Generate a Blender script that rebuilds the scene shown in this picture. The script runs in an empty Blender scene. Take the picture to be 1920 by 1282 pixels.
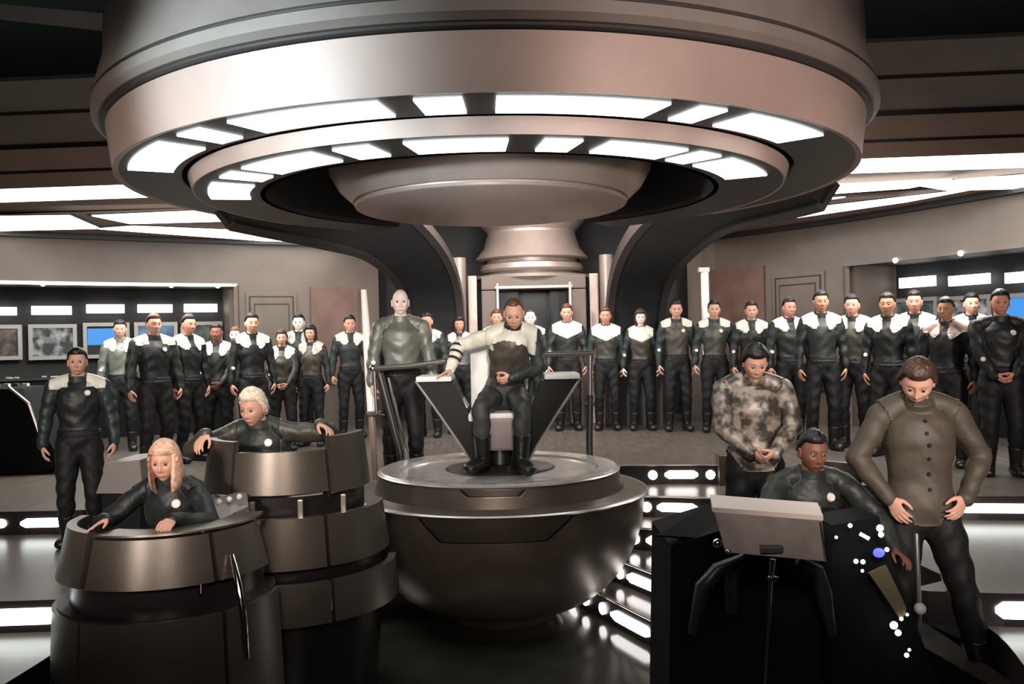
import bpy, bmesh, math, random
import numpy as np
from mathutils import Vector, Matrix, noise

random.seed(7)
PI = math.pi
R_ = math.radians
sc = bpy.context.scene
COL = sc.collection
Z0 = 2.25            # camera height above the lower floor; scene measures below are taken from eye level
F = 1650.0           # focal length in pixels of a 1920 px wide frame
ROLL = -0.021
PITCH = -3.0 / F

# ------------------------------------------------------------------ camera
cam = bpy.data.cameras.new('camera')
cam.sensor_width = 36.0
cam.lens = F / 1920.0 * 36.0
cam.clip_start = 0.05
camo = bpy.data.objects.new('camera', cam)
COL.objects.link(camo)
camo.location = (0, 0, Z0)
CAM_M = Matrix.Rotation(PI / 2 + PITCH, 3, 'X') @ Matrix.Rotation(ROLL, 3, 'Z')
camo.rotation_euler = CAM_M.to_euler()
sc.camera = camo

# ------------------------------------------------------------------ world, lamps, exposure
w = bpy.data.worlds.new('world')
sc.world = w
w.use_nodes = True
w.node_tree.nodes['Background'].inputs[0].default_value = (1.0, 0.86, 0.78, 1)
w.node_tree.nodes['Background'].inputs[1].default_value = 0.012
vs = sc.view_settings
vs.view_transform = 'Standard'
vs.look = 'None'
vs.gamma = 1
vs.exposure = 0.12
vs.use_curve_mapping = False


def aim(o, target):
    d = Vector(target) - o.location
    o.rotation_euler = d.to_track_quat('-Z', 'Y').to_euler()


def spot(name, loc, target, power, col, cone, blend=0.6, size=0.3):
    l = bpy.data.lights.new(name, 'SPOT')
    l.energy = power
    l.color = col
    l.spot_size = R_(cone)
    l.spot_blend = blend
    l.shadow_soft_size = size
    o = bpy.data.objects.new(name, l)
    COL.objects.link(o)
    o.location = (loc[0], loc[1], loc[2] + Z0)
    aim(o, (target[0], target[1], target[2] + Z0))
    return o


def area(name, loc, target, power, col, sx, sy):
    l = bpy.data.lights.new(name, 'AREA')
    l.shape = 'RECTANGLE'
    l.size = sx
    l.size_y = sy
    l.energy = power
    l.color = col
    o = bpy.data.objects.new(name, l)
    COL.objects.link(o)
    o.location = (loc[0], loc[1], loc[2] + Z0)
    aim(o, (target[0], target[1], target[2] + Z0))
    return o


spot('canopy_spot_cool', (-5.6, 0.4, 0.6), (-1.45, 4.72, 1.40), 4300, (0.72, 0.91, 1.0), 21, 1.0, 0.25)
spot('canopy_spot_warm', (3.2, -1.2, 0.2), (1.25, 4.75, 1.38), 1500, (1.0, 0.84, 0.78), 26, 1.0, 0.3)
spot('captain_key', (0.4, 0.5, 0.8), (-0.45, 7.5, -0.1), 1500, (1.0, 0.88, 0.80), 17, 0.9, 0.2)
spot('dish_bounce_fill', (-0.3, 3.2, -0.6), (-0.1, 7.0, 1.1), 260, (0.95, 0.96, 1.0), 22, 1.0, 0.3)  # unseen spot added to imitate stage light reflected onto the dish bottom
spot('column_uplight', (0.0, 9.6, 0.3), (0.34, 13.2, 1.5), 260, (0.92, 0.95, 1.0), 16, 1.0, 0.2)
spot('bowl_fill', (-0.6, 0.3, -0.2), (-0.2, 6.2, -1.2), 330, (1.0, 0.84, 0.70), 24, 1.0, 0.4)
spot('right_key', (0.6, 0.2, 1.1), (2.0, 5.4, -0.7), 620, (1.0, 0.86, 0.76), 24, 0.8, 0.3)
spot('left_key', (-0.4, 0.0, 1.1), (-1.75, 5.2, -0.6), 440, (1.0, 0.86, 0.76), 24, 0.8, 0.3)
spot('stage_key_left', (-3.0, -1.0, 0.9), (-2.2, 10.5, -0.5), 1500, (1.0, 0.88, 0.80), 34, 0.7, 0.35)
spot('stage_key_right', (3.2, -1.0, 0.9), (2.6, 9.5, -0.5), 1500, (1.0, 0.86, 0.78), 34, 0.7, 0.35)
area('front_fill', (0.0, -1.5, 2.2), (0.0, 8.0, -0.6), 60, (1.0, 0.88, 0.80), 4.0, 1.0)
area('deck_top_left', (-3.6, 9.6, 1.55), (-3.6, 10.2, -1.3), 190, (1.0, 0.94, 0.86), 3.2, 0.9)
area('deck_top_right', (3.6, 8.9, 1.55), (3.6, 9.5, -1.3), 180, (1.0, 0.94, 0.86), 3.2, 0.9)
area('deck_top_back', (0.2, 11.6, 2.2), (0.2, 12.2, -1.3), 150, (1.0, 0.90, 0.82), 3.0, 0.8)
area('column_wash', (0.1, 9.6, 0.9), (0.35, 13.6, 1.5), 60, (0.93, 0.95, 1.0), 0.8, 0.3)

# ------------------------------------------------------------------ materials
MATS = {}


def mat(name, col, rough=0.5, metal=0.0, emit=None, estr=0.0, var=0.0, vscale=6.0, bump=0.0, bscale=40.0,
        spec=0.5, coat=0.0, stretch=None, col2=None, mscale=9.0):
    if name in MATS:
        return MATS[name]
    m = bpy.data.materials.new(name)
    m.use_nodes = True
    nt = m.node_tree
    b = nt.nodes['Principled BSDF']
    b.inputs['Base Color'].default_value = (*col, 1)
    b.inputs['Roughness'].default_value = rough
    b.inputs['Metallic'].default_value = metal
    b.inputs['Specular IOR Level'].default_value = spec
    b.inputs['Coat Weight'].default_value = coat
    if emit:
        b.inputs['Emission Color'].default_value = (*emit, 1)
        b.inputs['Emission Strength'].default_value = estr
    if var or bump or col2:
        tc = nt.nodes.new('ShaderNodeTexCoord')
        mp = nt.nodes.new('ShaderNodeMapping')
        nt.links.new(tc.outputs['Object'], mp.inputs['Vector'])
        if stretch:
            mp.inputs['Scale'].default_value = stretch
    if col2:
        n = nt.nodes.new('ShaderNodeTexNoise')
        n.inputs['Scale'].default_value = mscale
        n.inputs['Detail'].default_value = 3
        nt.links.new(mp.outputs['Vector'], n.inputs['Vector'])
        r = nt.nodes.new('ShaderNodeValToRGB')
        r.color_ramp.elements[0].position = 0.42
        r.color_ramp.elements[1].position = 0.60
        r.color_ramp.elements[0].color = (*col, 1)
        r.color_ramp.elements[1].color = (*col2, 1)
        nt.links.new(n.outputs['Fac'], r.inputs['Fac'])
        nt.links.new(r.outputs['Color'], b.inputs['Base Color'])
    elif var:
        n = nt.nodes.new('ShaderNodeTexNoise')
        n.inputs['Scale'].default_value = vscale
        n.inputs['Detail'].default_value = 4
        nt.links.new(mp.outputs['Vector'], n.inputs['Vector'])
        r = nt.nodes.new('ShaderNodeValToRGB')
        r.color_ramp.elements[0].position = 0.3
        r.color_ramp.elements[1].position = 0.7
        r.color_ramp.elements[0].color = (*[c * (1 - var) for c in col], 1)
        r.color_ramp.elements[1].color = (*[min(1, c * (1 + var)) for c in col], 1)
        nt.links.new(n.outputs['Fac'], r.inputs['Fac'])
        nt.links.new(r.outputs['Color'], b.inputs['Base Color'])
    if bump:
        n2 = nt.nodes.new('ShaderNodeTexNoise')
        n2.inputs['Scale'].default_value = bscale
        n2.inputs['Detail'].default_value = 3
        nt.links.new(mp.outputs['Vector'], n2.inputs['Vector'])
        bp = nt.nodes.new('ShaderNodeBump')
        bp.inputs['Strength'].default_value = bump
        bp.inputs['Distance'].default_value = 0.02
        nt.links.new(n2.outputs['Fac'], bp.inputs['Height'])
        nt.links.new(bp.outputs['Normal'], b.inputs['Normal'])
    MATS[name] = m
    return m


WARM = (0.30, 0.225, 0.195)
M = dict(
    canopy=mat('canopy_paint', (0.38, 0.275, 0.235), 0.5, 0.15, var=0.06, vscale=3),
    canopy_body=mat('canopy_body_paint', (0.24, 0.20, 0.175), 0.5, 0.2, var=0.1, vscale=3),
    canopy_dark=mat('canopy_dark_rim', (0.035, 0.028, 0.026), 0.5),
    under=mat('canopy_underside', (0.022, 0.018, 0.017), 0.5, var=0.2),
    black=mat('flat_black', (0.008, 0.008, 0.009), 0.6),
    brace=mat('brace_dark', (0.014, 0.014, 0.015), 0.5, var=0.2),
    dish=mat('dish_metal', (0.40, 0.31, 0.27), 0.42, 0.45, var=0.05),
    column=mat('column_metal', (0.40, 0.32, 0.28), 0.42, 0.45, var=0.07),
    wall=mat('wall_paint', (0.135, 0.105, 0.088), 0.6, 0.1, var=0.10, vscale=2.5),
    wall_red=mat('wall_panel_rust', (0.15, 0.085, 0.068), 0.6, 0.1, var=0.15, vscale=4),
    ceil=mat('ceiling_paint', (0.33, 0.235, 0.20), 0.6, 0.1, var=0.07, vscale=2),
    ceil_grey=mat('ceiling_paint_grey', (0.22, 0.19, 0.17), 0.6, 0.1, var=0.1, vscale=2),
    deck=mat('deck_floor', (0.14, 0.12, 0.105), 0.30, 0.25, var=0.25, vscale=5, bump=0.08, bscale=7, stretch=(4, 0.5, 1)),
    floor=mat('lower_floor', (0.030, 0.028, 0.022), 0.13, 0.0, var=0.25, vscale=4, spec=0.6),
    tread=mat('tread_gloss', (0.07, 0.058, 0.050), 0.16, 0.1, var=0.2, vscale=6),
    terrace=mat('terrace_metal', (0.15, 0.125, 0.108), 0.26, 0.3, var=0.22, vscale=3, stretch=(1, 1, 1)),
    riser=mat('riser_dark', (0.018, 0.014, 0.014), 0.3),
    pod=mat('pod_metal', (0.12, 0.10, 0.083), 0.36, 0.6, var=0.12, vscale=3, bump=0.02, bscale=30),
    pod_dark=mat('pod_metal_dark', (0.05, 0.046, 0.042), 0.3, 0.6, var=0.15),
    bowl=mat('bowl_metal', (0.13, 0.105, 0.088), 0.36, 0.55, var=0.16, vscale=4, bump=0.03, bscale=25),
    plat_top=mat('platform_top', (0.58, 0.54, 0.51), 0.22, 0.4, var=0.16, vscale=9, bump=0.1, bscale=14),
    trimline=mat('bright_trim', (0.55, 0.50, 0.45), 0.3, 0.8),
    chrome=mat('chrome', (0.8, 0.78, 0.76), 0.12, 1.0),
    steel=mat('steel_tube', (0.30, 0.28, 0.27), 0.3, 0.8),
    dkmetal=mat('dark_metal', (0.05, 0.05, 0.05), 0.35, 0.5),
    lamp=mat('lamp_white', (0.9, 0.9, 0.9), 0.4, emit=(0.95, 1.0, 0.97), estr=5.0),
    lampwarm=mat('lamp_warm_white', (0.9, 0.9, 0.85), 0.4, emit=(1.0, 0.95, 0.88), estr=3.5),
    steplamp=mat('step_lamp', (0.9, 0.88, 0.85), 0.4, emit=(1.0, 0.94, 0.90), estr=4.0),
    cool=mat('strip_cool', (0.9, 0.95, 1.0), 0.4, emit=(0.92, 1.0, 0.98), estr=3.2),
    tube=mat('tube_pale', (0.75, 0.68, 0.64), 0.35, emit=(1.0, 0.90, 0.86), estr=0.35),
    bluescr=mat('screen_blue', (0.02, 0.1, 0.3), 0.3, emit=(0.05, 0.28, 0.70), estr=0.8),
    frame=mat('monitor_frame', (0.40, 0.39, 0.38), 0.35, 0.5),
    pink=mat('pedestal_mauve', (0.20, 0.155, 0.16), 0.5),
    seat=mat('seat_pad', (0.62, 0.62, 0.60), 0.45),
    backrest=mat('seat_back_pale', (0.66, 0.68, 0.66), 0.4, var=0.1),
    desk=mat('console_black', (0.008, 0.009, 0.010), 0.75, spec=0.12),
    deskgrey=mat('console_grey', (0.22, 0.20, 0.185), 0.4, 0.3),
    fin=mat('fin_black', (0.008, 0.008, 0.008), 0.55, spec=0.15),
    dispback=mat('display_grey', (0.13, 0.105, 0.095), 0.4, 0.3, var=0.3, vscale=8),
    tan=mat('strap_olive', (0.14, 0.12, 0.06), 0.6),
    bluelamp=mat('blue_lamp', (0.05, 0.05, 0.8), 0.3, emit=(0.08, 0.1, 1.0), estr=2.0),
)


def screen_mat(name, cols, scale):
    m = bpy.data.materials.new(name)
    m.use_nodes = True
    nt = m.node_tree
    b = nt.nodes['Principled BSDF']
    tc = nt.nodes.new('ShaderNodeTexCoord')
    n = nt.nodes.new('ShaderNodeTexNoise')
    n.inputs['Scale'].default_value = scale
    n.inputs['Detail'].default_value = 5
    r = nt.nodes.new('ShaderNodeValToRGB')
    r.color_ramp.elements[0].position = 0.42
    r.color_ramp.elements[1].position = 0.66
    r.color_ramp.elements[0].color = (*cols[0], 1)
    r.color_ramp.elements[1].color = (*cols[1], 1)
    nt.links.new(tc.outputs['Object'], n.inputs['Vector'])
    nt.links.new(n.outputs['Fac'], r.inputs['Fac'])
    nt.links.new(r.outputs['Color'], b.inputs['Emission Color'])
    b.inputs['Base Color'].default_value = (0.02, 0.02, 0.02, 1)
    b.inputs['Emission Strength'].default_value = 0.7
    return m


M['scr_grey'] = screen_mat('screen_grey_picture', ((0.01, 0.012, 0.014), (0.5, 0.52, 0.52)), 7)
M['scr_brown'] = screen_mat('screen_brown_picture', ((0.01, 0.008, 0.006), (0.22, 0.13, 0.08)), 6)
M['scr_green'] = screen_mat('screen_green_picture', ((0.005, 0.012, 0.01), (0.10, 0.16, 0.12)), 6)
M['scr_lblue'] = screen_mat('screen_lightblue_picture', ((0.05, 0.10, 0.20), (0.15, 0.35, 0.55)), 5)


# ------------------------------------------------------------------ helpers
def ray(px, py):
    v = CAM_M @ Vector(((px - 960) / F, -(py - 641) / F, -1))
    return v / v.y


def at(px, py, D):
    return ray(px, py) * D


def onz(px, py, z):
    v = ray(px, py)
    return v * (z / v.z)


def link(o):
    COL.objects.link(o)
    return o


def tag(o, label=None, cat=None, group=None, kind=None):
    if label: o['label'] = label
    if cat: o['category'] = cat
    if group: o['group'] = group
    if kind: o['kind'] = kind
    return o


ROOTLOC = {}


def thing(name, label, cat, loc, rz=0.0, group=None):
    o = bpy.data.objects.new(name, None)
    o.empty_display_size = 0.1
    link(o)
    o.location = (loc[0], loc[1], loc[2] + Z0)
    o.rotation_euler = (0, 0, rz)
    tag(o, label, cat, group)
    return o


def obj(name, bm, m, parent=None, smooth=None, local=False, loc=None):
    """bm holds eye-level scene coordinates (or the thing's own frame when local)."""
    me = bpy.data.meshes.new(name)
    bmesh.ops.recalc_face_normals(bm, faces=bm.faces[:]) if bm.faces else None
    if smooth is not None:
        for f in bm.faces: f.smooth = True
        for e in bm.edges:
            if len(e.link_faces) == 2 and e.calc_face_angle(0) > R_(smooth): e.smooth = False
    bm.to_mesh(me)
    bm.free()
    ms = m if isinstance(m, (list, tuple)) else [m]
    for x in ms: me.materials.append(x)
    o = bpy.data.objects.new(name, me)
    link(o)
    if parent is not None:
        if not local:
            r = parent
            base = Vector((0, 0, 0))
            off = Matrix.Identity(4)
            chain = []
            while r is not None:
                chain.append(r)
                r = r.parent
            W = Matrix.Identity(4)
            for c in reversed(chain):
                W = W @ (Matrix.Translation(c.location) @ c.rotation_euler.to_matrix().to_4x4() @ Matrix.Diagonal((*c.scale, 1)))
            me.transform(W.inverted() @ Matrix.Translation((0, 0, Z0)))
        o.parent = parent
    else:
        if loc is None:
            co = [v.co for v in me.vertices]
            c = Vector((sum(v.x for v in co) / len(co), sum(v.y for v in co) / len(co), min(v.z for v in co)))
        else:
            c = Vector(loc)
        me.transform(Matrix.Translation(-c))
        o.location = c + Vector((0, 0, Z0))
    return o


def struct(name, bm, m, parent=None, **k):
    o = obj(name, bm, m, parent, **k)
    if parent is None: o['kind'] = 'structure'
    return o


def B():
    return bmesh.new()


def box(bm, c, s, rot=None, bevel=0.0, mi=0):
    r = bmesh.ops.create_cube(bm, size=1)
    vs_ = r['verts']
    for v in vs_:
        v.co = Vector((v.co.x * s[0], v.co.y * s[1], v.co.z * s[2]))
    if bevel:
        es = set(e for v in vs_ for e in v.link_edges)
        rr = bmesh.ops.bevel(bm, geom=list(es), offset=bevel, segments=2, affect='EDGES', profile=0.7)
        vs_ = list(set(vs_) & set(bm.verts)) + [v for v in rr['verts']]
        vs_ = list({v for v in vs_ if v.is_valid})
    for v in vs_:
        if rot is not None: v.co = rot @ v.co
        v.co = v.co + Vector(c)
    if mi:
        for f in {f for v in vs_ for f in v.link_faces}: f.material_index = mi
    return bm


def prism(bm, pts, z0, z1):
    """vertical prism from plan points"""
    a = [bm.verts.new((p[0], p[1], z0)) for p in pts]
    b = [bm.verts.new((p[0], p[1], z1)) for p in pts]
    n = len(pts)
    for i in range(n):
        bm.faces.new((a[i], a[(i + 1) % n], b[(i + 1) % n], b[i]))
    bm.faces.new(b)
    bm.faces.new(a[::-1])
    return bm


def extrude_poly(bm, pts, d):
    """pts: 3-D loop, d: vector; closed solid"""
    d = Vector(d)
    a = [bm.verts.new(Vector(p)) for p in pts]
    b = [bm.verts.new(Vector(p) + d) for p in pts]
    n = len(pts)
    for i in range(n):
        bm.faces.new((a[i], a[(i + 1) % n], b[(i + 1) % n], b[i]))
    bm.faces.new(b)
    bm.faces.new(a[::-1])
    return bm


def lathe(bm, prof, c, n=96, a0=0.0, a1=2 * PI, closed_prof=False, mi=None):
    """prof: (r,z) list. angle measured from the camera side, positive to the right"""
    full = abs(a1 - a0) > 2 * PI - 1e-6
    cols = n if full else n + 1
    rings = []
    for j in range(cols):
        a = a0 + (a1 - a0) * j / n
        rings.append([bm.verts.new((c[0] + r * math.sin(a), c[1] - r * math.cos(a), z)) for r, z in prof])
    m = len(prof)
    for j in range(n):
        A = rings[j]
        Bq = rings[(j + 1) % cols]
        for i in range(m if closed_prof else m - 1):
            i2 = (i + 1) % m
            vs_ = [A[i], A[i2], Bq[i2], Bq[i]]
            if len({tuple(v.co) for v in vs_}) < 3: continue
            f = bm.faces.new(vs_)
            if mi is not None: f.material_index = mi[i]
    if not full and closed_prof:
        bm.faces.new(rings[0])
        bm.faces.new(rings[-1][::-1])
    bmesh.ops.remove_doubles(bm, verts=bm.verts[:], dist=1e-5)
    return bm


def arc_plate(bm, c, r0, z0, r1, z1, a0, a1, th, n=None, bevel=0.0):
    """curved plate; outer radius r0 at z0 (bottom) and r1 at z1 (top)"""
    n = n or max(2, int(abs(a1 - a0) / R_(5)))
    return lathe(bm, [(r0, z0), (r1, z1), (r1 - th, z1), (r0 - th, z0)], c, n, a0, a1, True)


def tube(bm, pts, rad, n=10, cap=True):
    pts = [Vector(p) for p in pts]
    rr = rad if isinstance(rad, (list, tuple)) else [rad] * len(pts)
    rings = []
    up = Vector((0, 0, 1))
    prev = None
    for i, p in enumerate(pts):
        t = (pts[min(i + 1, len(pts) - 1)] - pts[max(i - 1, 0)]).normalized()
        if prev is None:
            s = t.cross(up)
            if s.length < 0.05: s = t.cross(Vector((1, 0, 0)))
            s.normalize()
        else:
            s = (prev - t * prev.dot(t)).normalized()
        prev = s
        u = s.cross(t)
        rings.append([bm.verts.new(p + (s * math.cos(2 * PI * k / n) + u * math.sin(2 * PI * k / n)) * rr[i]) for k in range(n)])
    for i in range(len(rings) - 1):
        for k in range(n):
            bm.faces.new((rings[i][k], rings[i][(k + 1) % n], rings[i + 1][(k + 1) % n], rings[i + 1][k]))
    if cap:
        bm.faces.new(rings[0][::-1])
        bm.faces.new(rings[-1])
    return bm


def ball(bm, c, r, n=12, s=(1, 1, 1)):
    ret = bmesh.ops.create_uvsphere(bm, u_segments=n, v_segments=max(6, n // 2 + 2), radius=r)
    for v in ret['verts']:
        v.co = Vector((v.co.x * s[0], v.co.y * s[1], v.co.z * s[2])) + Vector(c)
    return bm


def ribbon_wall(bm, path, z0, z1, th):
    """wall of thickness th behind a plan path (left-to-right), front faces toward the camera"""
    P = [Vector((p[0], p[1], 0)) for p in path]
    nrm = []
    for i in range(len(P)):
        t = (P[min(i + 1, len(P) - 1)] - P[max(i - 1, 0)]).normalized()
        nrm.append(Vector((-t.y, t.x, 0)))
    loop = [(p.x, p.y) for p in P] + [((p + n * th).x, (p + n * th).y) for p, n in zip(reversed(P), reversed(nrm))]
    return prism(bm, loop, z0, z1)


def plen(path):
    s = [0]
    for i in range(1, len(path)):
        s.append(s[-1] + math.dist(path[i - 1][:2], path[i][:2]))
    return s


def along(path, s):
    L = plen(path)
    s = max(0, min(L[-1] - 1e-6, s))
    for i in range(1, len(path)):
        if s <= L[i]:
            t = (s - L[i - 1]) / (L[i] - L[i - 1])
            a = Vector(path[i - 1][:2])
            b = Vector(path[i][:2])
            return a.lerp(b, t), (b - a).normalized()
    return Vector(path[-1][:2]), Vector((1, 0))


def nearest_s(path, q):
    L = plen(path)
    best = (9e9, 0)
    q = Vector(q)
    for i in range(1, len(path)):
        a = Vector(path[i - 1][:2])
        b = Vector(path[i][:2])
        t = max(0, min(1, (q - a).dot(b - a) / (b - a).length_squared))
        d = (a.lerp(b, t) - q).length
        if d < best[0]: best = (d, L[i - 1] + t * (b - a).length)
    return best[1]


def smooth_path(path, k=6):
    """Catmull-Rom through the plan points"""
    P = [Vector(p) for p in path]
    P = [P[0] * 2 - P[1]] + P + [P[-1] * 2 - P[-2]]
    out = []
    for i in range(1, len(P) - 2):
        for j in range(k):
            t = j / k
            a, b, c, d = P[i - 1], P[i], P[i + 1], P[i + 2]
            out.append(tuple(0.5 * ((2 * b) + (c - a) * t + (2 * a - 5 * b + 4 * c - d) * t * t + (3 * b - a - 3 * c + d) * t ** 3)))
    out.append(tuple(P[-2]))
    return out


def sub_path(path, s0, s1, n=6):
    return [tuple(along(path, s0 + (s1 - s0) * i / n)[0]) for i in range(n + 1)]


def ray_path(px, path, py=640):
    """where the sight line through a column of the frame meets a plan path"""
    v = ray(px, py)
    for i in range(1, len(path)):
        a = Vector(path[i - 1][:2])
        b = Vector(path[i][:2])
        fa = a.x - v.x * a.y
        fb = b.x - v.x * b.y
        if fa * fb <= 0:
            t = fa / (fa - fb)
            return a.lerp(b, t), (b - a).normalized()
    return None


# ------------------------------------------------------------------ levels
ZL = -2.25                       # lower floor
ZS = [-1.30, -1.49, -1.68, -1.87, -2.06]   # tread levels, deck first
CX, CY = -0.15, 7.3              # common axis of canopy and command platform

# ------------------------------------------------------------------ floor
bm = B()
box(bm, (0, 7.5, ZL - 0.1), (20, 22, 0.2))
struct('floor', bm, M['floor'])

r1 = [(-8.5, 7.25), (-3.66, 7.12), (-3.2, 7.35), (-2.7, 7.7), (-1.75, 7.72), (-1.42, 7.8), (-1.2, 8.2), (-0.8, 8.65), (-0.2, 8.78), (0.35, 8.75), (0.8, 8.92), (1.4, 8.93), (2.05, 8.85), (2.45, 8.5), (2.6, 7.5), (2.85, 7.05), (8.5, 6.25)]
r2L = [(-8.5, 5.1), (-2.85, 5.25), (-2.68, 5.45), (-2.62, 6.6), (-2.3, 7.4), (-1.3, 7.65), (-1.0, 8.2)]
r2R = [(0.60, 8.95), (0.82, 8.72), (0.95, 8.5), (1.05, 8.36), (1.23, 8.24), (1.66, 8.12), (2.2, 7.8), (2.5, 6.8), (2.60, 5.4), (2.75, 4.98), (8.5, 4.45)]
r3L = [(-8.5, 3.7), (-2.78, 3.9), (-2.60, 4.4), (-2.52, 6.4), (-2.2, 7.2), (-1.25, 7.5)]
r3R = [(0.55, 8.9), (0.73, 8.6), (0.79, 8.35), (0.85, 8.01), (1.05, 7.77), (1.3, 7.6), (1.62, 7.0), (2.2, 6.6), (2.56, 5.9), (2.66, 5.0), (2.5, 4.3), (2.3, 3.6), (2.6, 3.0), (8.5, 2.8)]
r4 = [(0.45, 8.85), (0.57, 8.5), (0.63, 8.0), (0.69, 7.66), (0.86, 7.38), (1.09, 6.92), (1.38, 6.40), (1.85, 6.12), (2.3, 5.6), (2.46, 4.8), (2.62, 3.4)]
r5 = [(0.35, 8.8), (0.40, 8.3), (0.45, 7.9), (0.52, 7.42), (0.67, 7.07), (0.98, 6.38), (1.25, 5.98), (1.8, 5.75), (1.98, 5.2), (2.0, 4.2), (2.1, 3.4)]
from mathutils.geometry import tessellate_polygon


def slab(bm, loop, zb, zt):
    clean = []
    for p in loop:
        if not clean or math.dist(p, clean[-1]) > 1e-4: clean.append(p)
    a = [bm.verts.new((p[0], p[1], zb)) for p in clean]
    b = [bm.verts.new((p[0], p[1], zt)) for p in clean]
    n = len(clean)
    for k in range(n):
        f = bm.faces.new((a[k], a[(k + 1) % n], b[(k + 1) % n], b[k]))
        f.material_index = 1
    for tri in tessellate_polygon([[Vector((p[0], p[1], 0)) for p in clean]]):
        bm.faces.new([b[i] for i in tri])
        bm.faces.new([a[i] for i in reversed(tri)])


RISERS = {}
tops = {}
for key, rp, cl, lev, nm, m0, ns in (
        ('1', r1, [(8.5, 15.6), (-8.5, 15.6)], 0, 'floor_deck', 'deck', (0.6, 2.3)),
        ('2L', r2L, [(-1.0, 9.4), (-8.5, 9.4)], 1, 'floor_terrace', 'terrace', None),
        ('2', r2R, [(8.5, 9.4), (0.60, 9.4)], 1, 'floor_terrace', 'terrace', (0.6, 2.3)),
        ('3L', r3L, [(-1.25, 9.3), (-8.5, 9.3)], 2, 'floor_terrace', 'terrace', None),
        ('3', r3R, [(8.5, 9.35), (0.55, 9.35)], 2, 'floor_terrace', 'terrace', (0.5, 2.0)),
        ('4', r4, [(2.62, 9.3), (0.45, 9.3)], 3, 'stair_step', 'tread', (0.5, 2.3)),
        ('5', r5, [(2.1, 9.25), (0.35, 9.25)], 4, 'stair_step', 'tread', (0.4, 2.0))):
    rs = smooth_path(rp, 5)
    if key == '2L': rs = rs[:]
    RISERS[key] = rs
    zt = ZS[lev]
    zb = ZS[lev + 1] if lev < 4 else ZL
    bm = B()
    slab(bm, rs + cl, zb, zt)
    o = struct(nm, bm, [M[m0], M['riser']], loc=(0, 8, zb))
    tops[key] = o
    if ns:
        pp = [p for p in rs if ns[0] <= p[0] <= ns[1] and p[1] > 5.9]
        bm = B()
        tube(bm, [(p[0], p[1], zt + 0.004) for p in pp], 0.009, 6)
        obj('nosing', bm, M['trimline'], o)
ZK = {'1': 0, '2L': 1, '2': 1, '3L': 2, '3': 2, '4': 3, '5': 4}
# plinth under the outer terraces down to the lower floor
for sx in (-1, 1):
    bm = B()
    if sx < 0:
        prism(bm, [(-8.5, 3.85), (-2.85, 4.05), (-2.7, 4.6), (-2.65, 6.4), (-2.3, 7.3), (-1.4, 7.6), (-1.4, 9.3), (-8.5, 9.3)], ZL, ZS[3])
    else:
        prism(bm, [(2.75, 4.2), (8.5, 3.75), (8.5, 9.3), (2.7, 9.3)], ZL, ZS[3])
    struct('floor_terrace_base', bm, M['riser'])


def riser_light(i, q0, q1, m, zc=None, h=0.085, name='step_light'):
    rp = RISERS[i]
    s0, s1 = nearest_s(rp, q0), nearest_s(rp, q1)
    if s1 < s0: s0, s1 = s1, s0
    zc = zc if zc is not None else ZS[ZK[i]] - 0.095
    n = max(8, int((s1 - s0) / 0.08)) if s1 - s0 < 0.6 else max(2, int((s1 - s0) / 0.02)) if s1 - s0 < 2 else int((s1 - s0) / 0.04)
    bm = B()
    pts, nr = [], []
    for k in range(n + 1):
        p, t = along(rp, s0 + (s1 - s0) * k / n)
        pts.append(p)
        nr.append(Vector((t.y, -t.x)))
    # rounded-end bar proud of the riser
    prof = []
    L = s1 - s0
    cols = []
    for k in range(n + 1):
        u = L * k / n
        e = min(u, L - u)
        hh = h / 2
        if e < hh: hh = hh * math.sqrt(max(0.12, 1 - (1 - e / hh) ** 2))
        p = pts[k]
        q = p + nr[k] * 0.022
        cols.append([bm.verts.new((p.x, p.y, zc - hh)), bm.verts.new((q.x, q.y, zc - hh * 0.9)), bm.verts.new((q.x, q.y, zc + hh * 0.9)), bm.verts.new((p.x, p.y, zc + hh))])
    for k in range(n):
        for j in range(3):
            bm.faces.new((cols[k][j], cols[k][j + 1], cols[k + 1][j + 1], cols[k + 1][j]))
    bm.faces.new(cols[0])
    bm.faces.new(cols[-1][::-1])
    return obj(name, bm, m, tops[i])


def riser_dot(i, q, m=None, r=0.047):
    rp = RISERS[i]
    p, t = along(rp, nearest_s(rp, q))
    nn = Vector((t.y, -t.x))
    zc = ZS[ZK[i]] - 0.095
    bm = B()
    ring = [[bm.verts.new((p.x + nn.x * d + t.x * r * math.cos(a), p.y + nn.y * d + t.y * r * math.cos(a), zc + r * math.sin(a))) for a in [2 * PI * k / 14 for k in range(14)]] for d in (-0.004, 0.02)]
    for k in range(14):
        bm.faces.new((ring[0][k], ring[0][(k + 1) % 14], ring[1][(k + 1) % 14], ring[1][k]))
    bm.faces.new(ring[1])
    obj('step_dot_light', bm, m or M['steplamp'], tops[i])


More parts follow.
